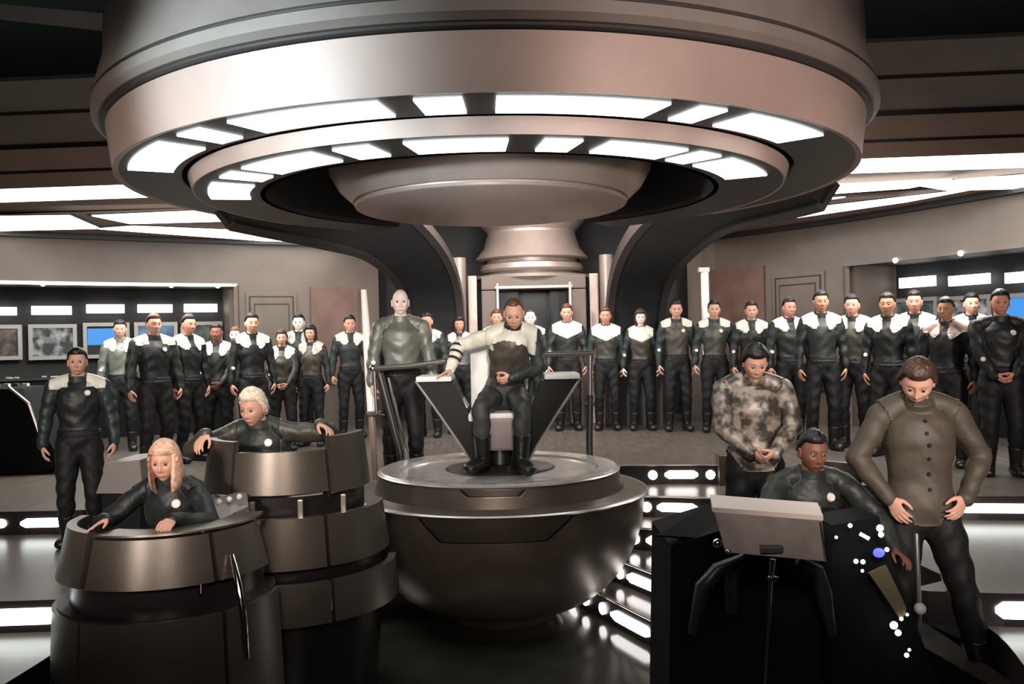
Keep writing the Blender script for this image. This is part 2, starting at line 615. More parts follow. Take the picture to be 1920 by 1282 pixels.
SL = M['steplamp']
riser_dot('1', (1.40, 8.94)); riser_light('1', (1.52, 8.93), (1.85, 8.88), SL); riser_dot('1', (1.97, 8.86))
riser_light('2', (0.95, 8.52), (1.02, 8.40), SL); riser_dot('2', (1.07, 8.33)); riser_dot('2', (1.23, 8.24)); riser_light('2', (1.32, 8.21), (1.68, 8.11), SL)
riser_light('3', (0.78, 8.42), (0.84, 8.10), SL); riser_dot('3', (0.87, 7.96)); riser_dot('3', (1.05, 7.77)); riser_light('3', (1.14, 7.71), (1.40, 7.48), SL)
riser_light('4', (0.62, 8.07), (0.68, 7.72), SL); riser_dot('4', (0.72, 7.58)); riser_dot('4', (0.87, 7.36)); riser_light('4', (0.92, 7.26), (1.12, 6.86), SL); riser_dot('4', (1.18, 6.74))
riser_light('5', (0.44, 7.97), (0.51, 7.48), SL); riser_dot('5', (0.56, 7.27)); riser_dot('5', (0.69, 7.03)); riser_light('5', (0.75, 6.90), (0.98, 6.39), SL); riser_dot('5', (1.05, 6.27))
# outer terraces: long strips
for x0, x1 in ((-6.3, -5.2), (-5.05, -4.12), (-4.0, -3.66)):
    riser_light('1', (x0, 7.2), (x1, 7.12), M['cool'], h=0.075, name='strip_light')
riser_light('1', (2.86, 7.03), (8.0, 6.3), M['cool'], h=0.075, name='strip_light')
riser_light('2L', (-6.5, 5.15), (-2.75, 5.33), M['cool'], h=0.10, name='strip_light')
riser_light('2', (2.72, 5.05), (7.5, 4.55), M['cool'], h=0.10, name='strip_light')
# end block beside the top stair
bm = B()
box(bm, (2.22, 8.86, -1.38), (0.36, 0.16, 0.38), bevel=0.01)
o = struct('trim_1', bm, M['terrace'])
bm = B()
box(bm, (2.22, 8.775, -1.38), (0.24, 0.012, 0.24), bevel=0.004)
obj('inset_panel', bm, M['riser'], o)

# ------------------------------------------------------------------ walls
wl = smooth_path([(-9.0, 10.0), (-6.8, 11.9), (-4.9, 13.05), (-2.9, 13.95), (-2.15, 14.3)], 6)
wr = smooth_path([(2.9, 14.45), (3.4, 14.1), (4.7, 12.3), (5.83, 10.0), (6.7, 8.0)], 6)
ZC = 1.62


def wall_side(side, path, sa, sb, ztop):
    """path split at the alcove: the alcove runs sa..sb along the path"""
    L = plen(path)[-1]
    lo, hi = (0, sb) if side == 'left' else (sa, L)
    name = 'wall_' + side
    bm = B()
    ribbon_wall(bm, sub_path(path, lo, hi, 24), ztop, 2.0, 0.12)
    o = struct(name, bm, M['wall'], loc=(path[8][0], path[8][1], -1.3))
    bm = B()
    a, b = (sb, L) if side == 'left' else (0, sa)
    ribbon_wall(bm, sub_path(path, a, b, 12), -1.3, 2.0, 0.12)
    obj('wall_panel', bm, M['wall'], o)
    return o


s_l = nearest_s(wl, tuple(ray_path(446, wl)[0]))
s_r = nearest_s(wr, tuple(ray_path(1588, wr)[0]))
WL = wall_side('left', wl, 0, s_l, 0.92)
WR = wall_side('right', wr, s_r, 0, 0.95)


def offset_path(path, d):
    P = [Vector(p[:2]) for p in path]
    out = []
    for i in range(len(P)):
        t = (P[min(i + 1, len(P) - 1)] - P[max(i - 1, 0)]).normalized()
        out.append(tuple(P[i] + Vector((-t.y, t.x)) * d))
    return out


# alcove: back, jamb, soffit, lip with bulbs
for side, path, W_ in (('left', wl, WL), ('right', wr, WR)):
    L = plen(path)[-1]
    s = s_l if side == 'left' else s_r
    front = sub_path(path, 0, s, 18) if side == 'left' else sub_path(path, s, L, 18)
    back = offset_path(front, 0.95)
    zt = 0.92 if side == 'left' else 0.95
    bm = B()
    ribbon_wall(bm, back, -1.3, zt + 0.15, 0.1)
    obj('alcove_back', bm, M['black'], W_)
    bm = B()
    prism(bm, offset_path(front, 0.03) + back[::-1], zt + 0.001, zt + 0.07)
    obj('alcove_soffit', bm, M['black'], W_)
    e = -1 if side == 'left' else 0
    a, b = Vector(front[e]), Vector(back[e])
    d = (b - a)
    q = Vector((d.y, -d.x)).normalized() * (0.1 if side == 'left' else -0.1)
    bm = B()
    prism(bm, [tuple(a + d * .12), tuple(b), tuple(b - q), tuple(a + d * .12 - q)], -1.3, zt)
    obj('alcove_jamb', bm, M['wall'], W_)
    bm = B()
    lip = offset_path(front, -0.06)
    ribbon_wall(bm, lip, zt - 0.02, zt + 0.03, 0.09)
    obj('alcove_lip', bm, M['frame'] if side == 'left' else M['wall'], W_)
    bm = B()
    p, t = Vector(front[e]), (Vector(front[e]) - Vector(front[e - 1] if e else front[1])).normalized()
    box(bm, (p.x, p.y - 0.02, (zt - 1.3) / 2), (0.06, 0.08, zt + 1.3))
    obj('jamb_trim', bm, M['wall'], W_)
    for px in ((85, 325, 412) if side == 'left' else (1680, 1802)):
        hit = ray_path(px, lip)
        if not hit: continue
        bm = B()
        ball(bm, (hit[0].x, hit[0].y - 0.03, zt - 0.01), 0.035, 10)
        tag(obj('bulb_lamp', bm, M['lamp']), {85: 'small round white bulb on the left alcove edge, leftmost one', 325: 'small round white bulb on the left alcove edge, middle one', 412: 'small round white bulb near the right end of the left alcove edge', 1680: 'small round white bulb on the right alcove edge, left one', 1802: 'small round white bulb on the right alcove edge, right one'}[px], 'lamp')


def wall_quad(px0, py0, px1, py1, path, off, th, name, m, parent=None):
    """framed rectangle standing on a wall path between two sight columns"""
    pth = offset_path(path, off)
    h0, h1 = ray_path(px0, pth), ray_path(px1, pth)
    a, b = h0[0], h1[0]
    mid = (a + b) / 2
    zc0 = (ray((px0 + px1) / 2, py0) * mid.y).z
    zc1 = (ray((px0 + px1) / 2, py1) * mid.y).z
    t = (b - a).normalized()
    n = Vector((t.y, -t.x))
    if n.y > 0: n = -n
    bm = B()
    extrude_poly(bm, [(a.x, a.y, zc0), (b.x, b.y, zc0), (b.x, b.y, zc1), (a.x, a.y, zc1)], (n.x * th, n.y * th, 0))
    return obj(name, bm, m, parent), (a, b, zc0, zc1, n)


# recessed door-like panels and rust coloured panels
for W_, path, q in ((WL, wl, (463, 549, 557, 740)), (WR, wr, (1452, 512, 1549, 730))):
    pth = offset_path(path, -0.015)
    fr, info = wall_quad(q[0], q[1], q[2], q[3], pth, 0, 0.02, 'door_frame_panel', M['wall'], W_)
    wall_quad(q[0] + 5, q[1] + 6, q[2] - 5, q[3], pth, 0, 0.028, 'door_recess_line', M['under'], W_)
    wall_quad(q[0] + 8, q[1] + 9, q[2] - 8, q[3], pth, 0, 0.036, 'door_leaf', M['wall'], W_)
    wall_quad(q[0] + 14, q[1] + 20, q[2] - 14, q[3], pth, 0, 0.040, 'door_inner_line', M['under'], W_)
    wall_quad(q[0] + 16, q[1] + 23, q[2] - 16, q[3], pth, 0, 0.046, 'door_inner_leaf', M['wall'], W_)
wall_quad(1338, 502, 1436, 720, offset_path(wr, -0.015), 0, 0.03, 'rust_panel', M['wall_red'], WR)
wall_quad(584, 538, 672, 720, offset_path(wl, -0.015), 0, 0.03, 'rust_panel', M['wall_red'], WL)

# end piers and dark recess walls beside the column
bm = B()
ribbon_wall(bm, [(-2.6, 14.9), (-0.55, 15.1), (1.3, 15.1), (3.0, 14.9)], -1.3, 4.2, 0.1)
struct('wall_back', bm, M['black'])
for sx, x, y in ((-1, -9.9, 0), (1, 9.9, 0)):
    bm = B()
    box(bm, (x, 6.5, 0.9), (0.15, 20, 6.3))
    struct('wall_outer_left' if sx < 0 else 'wall_outer_right', bm, M['black'])
bm = B()
box(bm, (0, 6.5, 4.1), (20.2, 20.4, 0.12))
struct('ceiling', bm, M['black'])
bm = B()
box(bm, (0, -3.6, 0.9), (20, 0.12, 6.3))
struct('wall_front', bm, M['black'])

# ------------------------------------------------------------------ stepped ceiling coves, left and right
YAW = -0.0737


def cove_y(D, X):
    return D - 0.47 * 0 + YAW * (X + 4.9)


PROF = [(10.35, 1.62), (9.95, 1.69), (9.52, 1.76), (9.34, 1.88), (9.33, 1.91), (9.05, 2.07), (9.04, 2.12), (8.4, 2.24), (8.38, 2.27), (7.75, 2.36)]
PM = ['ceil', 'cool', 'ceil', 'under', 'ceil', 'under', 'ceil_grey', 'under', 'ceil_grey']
PN = ['cove_fascia', 'cove_light', 'cove_fascia', 'cove_seam', 'cove_fascia', 'cove_seam', 'cove_facet', 'cove_seam', 'cove_facet']
for side, xa, xb in (('left', -9.2, -3.15), ('right', 2.75, 9.2)):
    # soffit over the deck, following the wall
    path = wl if side == 'left' else wr
    bm = B()
    wallpts = [(p[0], p[1] + 0.05) for p in path]
    if side == 'left':
        inner = [(-2.45, 14.3), (-2.6, 13.0), (-2.95, 11.6), (xb, cove_y(10.35, xb)), (xa, cove_y(10.35, xa))]
        loop = [p for p in wallpts if p[0] > -9.2] + inner[1:]
    else:
        inner = [(xb, cove_y(10.35, xb)), (2.75, 11.0), (2.95, 13.0), (2.95, 14.2)]
        loop = [(xb + 0.0, cove_y(10.35, xb))] + [(2.75, 11.0), (2.85, 13.4)] + wallpts + [(8.2, cove_y(10.35, 8.2))]
        loop = [(xb, cove_y(10.35, xb)), (2.75, 11.0), (2.82, 14.4)] + [p for p in wallpts if p[1] > cove_y(10.35, p[0])]
        # end where wall meets the cove line
    prism(bm, loop, ZC, ZC + 0.06)
    for f in bm.faces:
        if len(f.verts) > 4: pass
    bmesh.ops.triangulate(bm, faces=[f for f in bm.faces if len(f.verts) > 4])
    CE = struct('ceiling_soffit_' + side, bm, M['ceil'])
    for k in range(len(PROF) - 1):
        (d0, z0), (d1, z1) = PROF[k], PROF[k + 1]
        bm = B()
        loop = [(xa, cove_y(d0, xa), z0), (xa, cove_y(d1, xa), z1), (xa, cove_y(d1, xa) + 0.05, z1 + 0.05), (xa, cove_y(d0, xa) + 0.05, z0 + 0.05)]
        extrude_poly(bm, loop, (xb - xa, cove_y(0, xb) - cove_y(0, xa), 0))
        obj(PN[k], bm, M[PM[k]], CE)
    # inclined flat lights let into the soffit near the wall
    quads = ([[(-20, 404), (130, 402), (186, 426), (-20, 431)], [(172, 402), (405, 392), (472, 411), (244, 417)], [(186, 427), (252, 422), (618, 437), (648, 455), (500, 450)], [(445, 414), (545, 417), (598, 430), (500, 424)]] if side == 'left' else
             [[(1708, 343), (1960, 322), (1960, 350), (1775, 354)], [(1512, 345), (1785, 334), (1703, 350), (1432, 370)], [(1330, 428), (1400, 403), (1560, 383), (1826, 352), (1700, 376), (1480, 408)], [(1482, 374), (1585, 367), (1460, 386), (1402, 393)]])
    for q in quads:
        pts = [onz(x, y, ZC - 0.002) for x, y in q]
        bm = B()
        extrude_poly(bm, pts, (0, 0, -0.02))
        obj('ceiling_light', bm, M['lamp'] if q is not quads[3] else M['lampwarm'], CE)
        bm = B()
        c = sum(pts, Vector()) / len(pts)
        extrude_poly(bm, [c + (p - c) * 1.06 for p in pts], (0, 0, -0.008))
        obj('light_frame', bm, M['under'], CE)
    # dark cornice where wall meets soffit
    bm = B()
    lip = offset_path(path, -0.10)
    ribbon_wall(bm, lip, ZC - 0.07, ZC - 0.001, 0.12)
    obj('cornice', bm, M['under'], CE)
# overhead truss bars in the dark
bm = B()
a, b = at(-60, 8, 6.9), at(205, 42, 7.1)
extrude_poly(bm, [at(-60, 2, 6.9), at(205, 26, 7.1), at(205, 56, 7.1), at(-60, 26, 6.9)], (0, 0.12, 0.02))
struct('trim_2', bm, M['frame'])

# ------------------------------------------------------------------ canopy
CAN = thing('ceiling_canopy', 'huge stepped round ceiling canopy with two rings of lit panels, above the command platform', 'canopy', (CX, CY, 1.16))
C = (CX, CY)
bm = lathe(B(), [(2.86, 1.254), (2.90, 1.555), (2.78, 1.555), (2.78, 1.27)], C, 140, R_(-128), R_(128), closed_prof=True)
obj('outer_band', bm, M['canopy'], CAN, smooth=30)
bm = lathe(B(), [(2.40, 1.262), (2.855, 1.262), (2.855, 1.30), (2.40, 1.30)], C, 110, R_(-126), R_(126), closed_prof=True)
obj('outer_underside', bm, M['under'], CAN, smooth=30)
bm = lathe(B(), [(2.33, 1.165), (2.36, 1.262), (2.26, 1.262), (2.26, 1.18)], C, 120, R_(-122), R_(122), closed_prof=True)
obj('inner_band', bm, M['canopy'], CAN, smooth=30)
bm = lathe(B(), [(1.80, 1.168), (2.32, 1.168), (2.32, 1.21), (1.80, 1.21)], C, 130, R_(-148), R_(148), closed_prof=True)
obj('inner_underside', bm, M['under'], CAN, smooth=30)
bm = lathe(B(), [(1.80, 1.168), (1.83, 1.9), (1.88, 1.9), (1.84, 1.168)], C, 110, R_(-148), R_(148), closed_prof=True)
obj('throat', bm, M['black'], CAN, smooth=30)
bm = lathe(B(), [(2.88, 1.555), (2.93, 1.57), (2.93, 1.585), (2.80, 1.585), (2.80, 1.555)], C, 144, closed_prof=True)
obj('shadow_gap', bm, M['canopy_dark'], CAN, smooth=30)
bm = lathe(B(), [(2.95, 1.59), (2.99, 1.62), (2.99, 1.685), (2.95, 1.70), (2.80, 1.70), (2.80, 1.59)], C, 144, closed_prof=True)
obj('flange', bm, M['canopy_body'], CAN, smooth=30)
bm = lathe(B(), [(2.96, 1.70), (2.96, 1.712), (2.8, 1.712), (2.8, 1.70)], C, 144, closed_prof=True)
obj('flange_groove', bm, M['canopy_dark'], CAN, smooth=30)
bm = lathe(B(), [(2.985, 1.712), (2.965, 1.80), (2.91, 2.0), (2.89, 2.5), (2.95, 2.9), (2.97, 4.0), (2.85, 4.0), (2.85, 1.712)], C, 144, closed_prof=True)
obj('drum', bm, M['canopy_body'], CAN, smooth=40)


def ring_panels(r0, r1, z, spans, name):
    for a0, a1 in spans:
        bm = lathe(B(), [(r0, z - 0.012), (r1, z - 0.012), (r1, z + 0.01), (r0, z + 0.01)], C, max(3, int((a1 - a0) / 2)), R_(a0), R_(a1), True)
        obj(name, bm, M['lamp'], CAN)


ring_panels(2.46, 2.76, 1.262, [(-66, -46), (-41, -36), (-31, -11), (-7, -1.7), (2, 22), (26, 30), (34, 51)], 'outer_light_panel')
ring_panels(1.92, 2.22, 1.168, [(-80, -62), (-56, -50), (-46, -28), (-24, -17.5), (-12, 4), (9.5, 15.5), (20, 35), (38, 43.5), (47, 66)], 'inner_light_panel')
bm = lathe(B(), [(0.0, 1.09), (1.09, 1.09), (1.11, 1.10), (1.12, 1.12)], C, 96)
obj('dish_bottom', bm, M['dish'], CAN, smooth=30)
bm = lathe(B(), [(1.12, 1.12), (1.10, 1.125), (1.10, 1.135), (1.13, 1.14), (1.24, 1.24), (1.31, 1.36), (1.33, 1.46), (1.25, 1.46), (1.02, 1.14)], C, 96)
obj('dish_side', bm, M['dish'], CAN, smooth=30)
bm = lathe(B(), [(0, 1.95), (1.9, 1.95), (1.9, 1.99), (0, 1.99)], C, 48)
obj('hollow_cap', bm, M['black'], CAN)
bm = lathe(B(), [(1.0, 1.14), (0.9, 1.96)], C, 48)
obj('dish_neck', bm, M['black'], CAN)

# ------------------------------------------------------------------ column with door
KX, KY = 0.34, 14.0
COLM = thing('central_column', 'round metal column with flared capital and an open doorway, behind the crew', 'column', (KX, KY, -1.3))
K = (KX, KY)
bm = lathe(B(), [(0.95, 2.5), (0.90, 2.0), (0.86, 1.90), (0.84, 1.86), (0.70, 1.70), (0.70, 1.66)], K, 72)
obj('capital', bm, M['column'], COLM, smooth=30)
bm = lathe(B(), [(0.68, 1.68), (0.70, 1.655), (0.76, 1.45), (0.88, 1.30), (0.90, 1.27), (0.86, 1.25), (0.76, 1.25)], K, 72)
obj('neck', bm, M['column'], COLM, smooth=30)
bm = lathe(B(), [(0.72, 1.26), (0.72, 1.20), (0.80, 1.18), (0.82, 1.10), (0.78, 1.06), (0.70, 1.06)], K, 72)
obj('ring_band', bm, M['column'], COLM, smooth=30)
bm = lathe(B(), [(0.70, 1.08), (0.70, 1.02), (0.94, 1.0), (0.94, 0.95), (0.75, 0.95)], K, 72)
obj('lower_ring', bm, M['canopy_body'], COLM, smooth=30)
for sx in (-1, 1):
    bm = B()
    tube(bm, [(KX + sx * 1.13, 13.5, -1.3), (KX + sx * 1.13, 13.5, 1.28)], 0.11, 16)
    obj('pillar', bm, M['column'], COLM, smooth=40)
    bm = B()
    box(bm, (KX + sx * 0.93, 13.6, -0.15), (0.14, 0.3, 2.3), bevel=0.02)
    obj('side_pilaster', bm, M['column'], COLM)
    bm = B()
    box(bm, (KX + sx * 0.67, 13.31, -0.275), (0.22, 0.34, 2.05), bevel=0.02)
    obj('door_jamb', bm, M['wall'], COLM)
    bm = B()
    box(bm, (KX + sx * 0.54, 13.28, -0.2), (0.035, 0.4, 2.1), bevel=0.005)
    obj('door_trim', bm, M['column'], COLM)
bm = B()
box(bm, (KX, 13.3, 0.86), (1.56, 0.34, 0.20), bevel=0.02)
obj('door_head', bm, M['wall'], COLM)
bm = B()
box(bm, (KX, 13.27, 0.79), (1.16, 0.36, 0.04), bevel=0.008)
obj('door_trim', bm, M['column'], COLM)
bm = B()
box(bm, (KX, 14.2, -0.25), (1.1, 0.05, 2.1))
obj('door_leaf', bm, mat('door_dark', (0.045, 0.05, 0.045), 0.5, var=0.4, vscale=3), COLM)
bm = B()
box(bm, (KX - 0.38, 13.8, -0.25), (0.3, 0.05, 2.1))
box(bm, (KX + 0.40, 13.85, -0.25), (0.26, 0.05, 2.1))
obj('inner_door_panel', bm, M['brace'], COLM)

# ------------------------------------------------------------------ arched braces
for sx, pts in ((-1, [(470, 345, 8.2), (620, 392, 9.7), (724, 434, 11.2), (790, 500, 12.4), (815, 575, 13.0), (818, 700, 13.2), (818, 806, 13.2)]),
                (1, [(1490, 316, 8.1), (1355, 366, 9.6), (1272, 420, 11.1), (1214, 490, 12.3), (1192, 570, 13.0), (1188, 700, 13.2), (1188, 800, 13.2)])):
    P = [at(*p) for p in pts]
    P[-1].z = -1.3
    P2 = [Vector(p) for p in smooth_path([tuple(p) for p in P], 5)]
    BR = thing('arched_brace', 'dark arched brace sweeping from the canopy down to the deck, ' + ('left' if sx < 0 else 'right') + ' of the central column', 'brace', P[-1])
    for nm, hw, th, m, lift in (('brace_rib', 0.36, 0.22, 'brace', 0.0), ('edge_rib', 0.05, 0.30, 'canopy_dark', 0.0)):
        for off in ((0,) if nm == 'brace_rib' else (-0.36, 0.36)):
            bm = B()
            rings = []
            for i, p in enumerate(P2):
                t = (P2[min(i + 1, len(P2) - 1)] - P2[max(i - 1, 0)]).normalized()
                s = Vector((1, 0.25 * sx, 0)) if abs(t.z) > 0.8 else Vector((0, 0, 0))
                up = Vector((0, -0.6, -0.8)) if abs(t.z) < 0.8 else Vector((0, -1, 0))
                side = t.cross(Vector((0, -1, -0.3))).normalized()
                nn = side.cross(t).normalized()
                c = p + side * off
                hw2 = hw * (1 + (0.15 if nm == 'brace_rib' else 0) * (1 - i / (len(P2) - 1)))
                c = p + side * off * (1 + 0.15 * (1 - i / (len(P2) - 1)))
                rings.append([bm.verts.new(c + side * hw2 + nn * th / 2), bm.verts.new(c - side * hw2 + nn * th / 2), bm.verts.new(c - side * hw2 - nn * th / 2), bm.verts.new(c + side * hw2 - nn * th / 2)])
            for i in range(len(rings) - 1):
                for k in range(4):
                    bm.faces.new((rings[i][k], rings[i][(k + 1) % 4], rings[i + 1][(k + 1) % 4], rings[i + 1][k]))
            bm.faces.new(rings[0])
            bm.faces.new(rings[-1][::-1])
            obj(nm, bm, M[m], BR, smooth=40)

# ------------------------------------------------------------------ command platform
PL = thing('command_platform', 'round bowl-shaped metal pedestal platform carrying the command chair', 'platform', (CX + 0.02, CY, ZL))
P0 = (CX + 0.02, CY)
bm = lathe(B(), [(0.0, -1.065), (0.62, -1.065), (0.80, -1.065), (0.82, -1.045), (0.965, -1.035), (0.985, -1.045), (0.985, -1.06), (0.9, -1.09), (0, -1.09)], P0, 96)
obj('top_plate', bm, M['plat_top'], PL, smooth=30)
bm = lathe(B(), [(0.985, -1.06), (0.99, -1.08), (1.03, -1.22), (0.95, -1.24), (0.9, -1.09)], P0, 96)
obj('rim_drum', bm, M['bowl'], PL, smooth=30)
bm = lathe(B(), [(1.02, -1.205), (1.19, -1.212), (1.21, -1.225), (1.19, -1.245), (1.0, -1.25)], P0, 96)
obj('ledge_ring', bm, M['trimline'] if False else M['bowl'], PL, smooth=30)
prof = [(1.19, -1.24)]
for i in range(1, 14):
    a = PI / 2 * i / 13 * 0.93
    prof.append((0.42 + 0.77 * math.cos(a), -1.24 - 0.93 * math.sin(a)))
prof += [(0.44, -2.25)]
bm = lathe(B(), prof, P0, 96)
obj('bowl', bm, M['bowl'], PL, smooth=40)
bm = lathe(B(), [(1.211, -1.216), (1.221, -1.226), (1.211, -1.236), (1.20, -1.226)], P0, 96, closed_prof=True)
obj('edge_line', bm, M['trimline'], PL, smooth=60)
bm = lathe(B(), [(0.99, -1.048), (0.999, -1.056), (0.99, -1.064), (0.98, -1.056)], P0, 96, closed_prof=True)
obj('edge_line', bm, M['trimline'], PL, smooth=60)


def bowl_r(z):
    if z > -1.24:
        return 0.99 + (-1.08 - z) / 0.14 * 0.04
    s = min(1, (-1.24 - z) / 0.93)
    return 0.42 + 0.77 * math.sqrt(max(0, 1 - s * s))


def bowl_trap(pxs, name, m, off, w=0.0):
    """trapezoid plate wrapped on the bowl; corners given as (angle deg, z)"""
    (a0, zt), (a1, _), (a2, zb), (a3, _) = pxs
    bm = B()
    n, k = 14, 6
    G = []
    for j in range(k + 1):
        z = zt + (zb - zt) * j / k
        l = a0 + (a3 - a0) * j / k
        r_ = a1 + (a2 - a1) * j / k
        row = []
        for i in range(n + 1):
            a = R_(l + (r_ - l) * i / n)
            r = bowl_r(z) + off
            row.append(bm.verts.new((P0[0] + r * math.sin(a), P0[1] - r * math.cos(a), z)))
        G.append(row)
    for j in range(k):
        for i in range(n):
            bm.faces.new((G[j][i], G[j][i + 1], G[j + 1][i + 1], G[j + 1][i]))
    geo = bmesh.ops.solidify(bm, geom=bm.faces[:], thickness=0.012)
    return obj(name, bm, m, PL, smooth=40)


bowl_trap([(-29, -1.252), (28, -1.252), (18, -1.42), (-21, -1.42)], 'hull_plate_edge', M['trimline'], 0.004)
bowl_trap([(-28.3, -1.246), (27.3, -1.246), (17.3, -1.412), (-20.3, -1.412)], 'hull_plate_gap', M['riser'], 0.010)
bowl_trap([(-27, -1.245), (26, -1.245), (16.3, -1.402), (-19.3, -1.402)], 'hull_plate', M['bowl'], 0.016)
bowl_trap([(-17, -1.075), (13, -1.075), (10, -1.125), (-13, -1.125)], 'rim_plate_edge', M['trimline'], 0.004)
bowl_trap([(-16.4, -1.072), (12.4, -1.072), (9.4, -1.119), (-12.4, -1.119)], 'rim_plate_gap', M['riser'], 0.008)
bowl_trap([(-14.5, -1.072), (10.5, -1.072), (8, -1.112), (-11, -1.112)], 'rim_plate', M['bowl'], 0.014)

# ------------------------------------------------------------------ command chair
CH = thing('command_chair', 'winged command chair with pale pads and dark V-shaped side fins, on the round platform', 'chair', (-0.12, 7.42, -1.062))
cx, cy = -0.12, 7.42
bm = lathe(B(), [(0.0, -1.03), (0.30, -1.03), (0.34, -1.045), (0.44, -1.05), (0.46, -1.064), (0.0, -1.064)], (cx, cy - 0.05), 48)
obj('base_ring', bm, M['dkmetal'], CH, smooth=30)
bm = B()
tube(bm, [(cx, cy, -1.04), (cx, cy, -0.68)], [0.11, 0.08], 16)
obj('pedestal', bm, M['dkmetal'], CH, smooth=40)
bm = B()
box(bm, (cx, cy - 0.26, -0.76), (0.24, 0.10, 0.26), bevel=0.02)
obj('front_shroud', bm, M['pink'], CH)
bm = B()
box(bm, (cx, cy - 0.03, -0.62), (0.5, 0.52, 0.07), bevel=0.03)
obj('seat', bm, M['seat'], CH, smooth=50)
bm = B()
box(bm, (cx, cy + 0.27, -0.30), (0.50, 0.09, 0.62), rot=None, bevel=0.04)
obj('backrest', bm, M['backrest'], CH, smooth=50)
for sx in (-1, 1):
    bm = B()
    prof = [(0.36, -0.335), (0.66, -0.31), (0.52, -0.52), (0.30, -0.85), (0.20, -1.03), (0.08, -1.03), (0.12, -0.80), (0.24, -0.60)]
    extrude_poly(bm, [(cx + sx * x, cy - 0.26, z) for x, z in prof], (0, 0.40, 0))
    obj('side_fin', bm, M['fin'], CH)
    bm = B()
    tube(bm, [(cx + sx * 0.672, cy - 0.265, -0.315), (cx + sx * 0.53, cy - 0.265, -0.52), (cx + sx * 0.31, cy - 0.265, -0.85), (cx + sx * 0.21, cy - 0.265, -1.02)], 0.011, 8)
    obj('fin_edge', bm, M['trimline'], CH)
    bm = B()
    box(bm, (cx + sx * 0.52, cy - 0.08, -0.30), (0.29, 0.46, 0.045), bevel=0.015)
    obj('armrest', bm, M['seat'], CH)
    bm = B()
    box(bm, (cx + sx * 0.30, cy - 0.02, -0.52), (0.05, 0.34, 0.10), rot=Matrix.Rotation(sx * 0.5, 3, 'Y'), bevel=0.01)
    obj('arm_bracket', bm, M['steel'], CH)

# handrails beside the platform
RL = thing('handrail', 'grey tubular handrail with slanted struts, left of the command platform', 'handrail', at(705, 690, 7.9) * 1.0)
for pts, r, m, nm in (([at(700, 691, 7.9), at(770, 686, 7.8), at(855, 674, 7.7)], 0.025, 'steel', 'top_rail'),
                      ([at(702, 692, 7.9), at(706, 775, 7.9)], 0.014, 'steel', 'upright'),
                      ([at(706, 775, 7.9), at(722, 778, 7.9)], 0.014, 'dkmetal', 'foot_bar'),
                      ([at(712, 700, 7.9), at(752, 852, 7.9)], 0.035, 'dkmetal', 'slanted_strut'),
                      ([at(728, 708, 7.95), at(762, 848, 7.95)], 0.013, 'chrome', 'slanted_strut'),
                      ([at(752, 852, 7.9), Vector((at(752, 852, 7.9).x, 7.9, -1.30))], 0.03, 'dkmetal', 'post')):
    bm = B()
    tube(bm, pts, r, 10)
    obj(nm, bm, M[m], RL, smooth=50)
bm = B()
ball(bm, at(699, 691, 7.9), 0.035, 12)
obj('end_knob', bm, M['chrome'], RL, smooth=60)
RR = thing('handrail', 'grey handrail on a single dark post, right of the command chair', 'handrail', (at(1105, 828, 7.95).x, 7.95, -1.08))
for pts, r, m, nm in (([at(1012, 664, 7.8), at(1112, 662, 7.95)], 0.025, 'steel', 'top_rail'),
                      ([at(1106, 664, 7.95), at(1106, 745, 7.95)], 0.024, 'steel', 'upright'),
                      ([at(1106, 740, 7.95), at(1105, 828, 7.95), (at(1105, 828, 7.95).x, 7.95, -1.3)], 0.032, 'dkmetal', 'post'),
                      ([at(1096, 757, 7.95), at(1114, 757, 7.95)], 0.02, 'dkmetal', 'clamp')):
    bm = B()
    tube(bm, pts, r, 10)
    obj(nm, bm, M[m], RR, smooth=50)

# tall pale light poles
for px0, py0, px1, py1, D, lab in ((682, 541, 697, 775, 8.3, 'tall pale tube pole left of the platform, in front of the white-faced tall man'), (1321, 506, 1326, 700, 13.2, 'pale tube pole with a cap against the right wall, behind the crew')):
    foot = at(px1 + 6, py1, D)
    T = thing('tube_pole', lab, 'pole', (foot.x, D, -1.3))
    bm = B()
    tube(bm, [at(px0, py0 + 2, D), at((px0 + px1) / 2, (py0 + py1) / 2, D), at(px1, py1, D)], [0.026, 0.040, 0.040] if D < 10 else [0.06] * 3, 12)
    obj('tube', bm, M['tube'], T, smooth=50)
    bm = B()
    q = at(px1, py1, D)
    tube(bm, [q, (q.x + 0.02, D, -1.3)], 0.034, 10)
    obj('lower_pole', bm, M['wall_red'] if False else M['canopy'], T, smooth=50)
    bm = B()
    box(bm, (q.x + 0.03, D, q.z), (0.16, 0.1, 0.05), bevel=0.01)
    obj('bracket', bm, M['dkmetal'], T)
    if D > 10:
        bm = B()
        q = at(px0 - 2, py0, D)
        box(bm, (q.x, D, q.z), (0.16, 0.12, 0.07), bevel=0.01)
        obj('cap', bm, M['seat'], T)

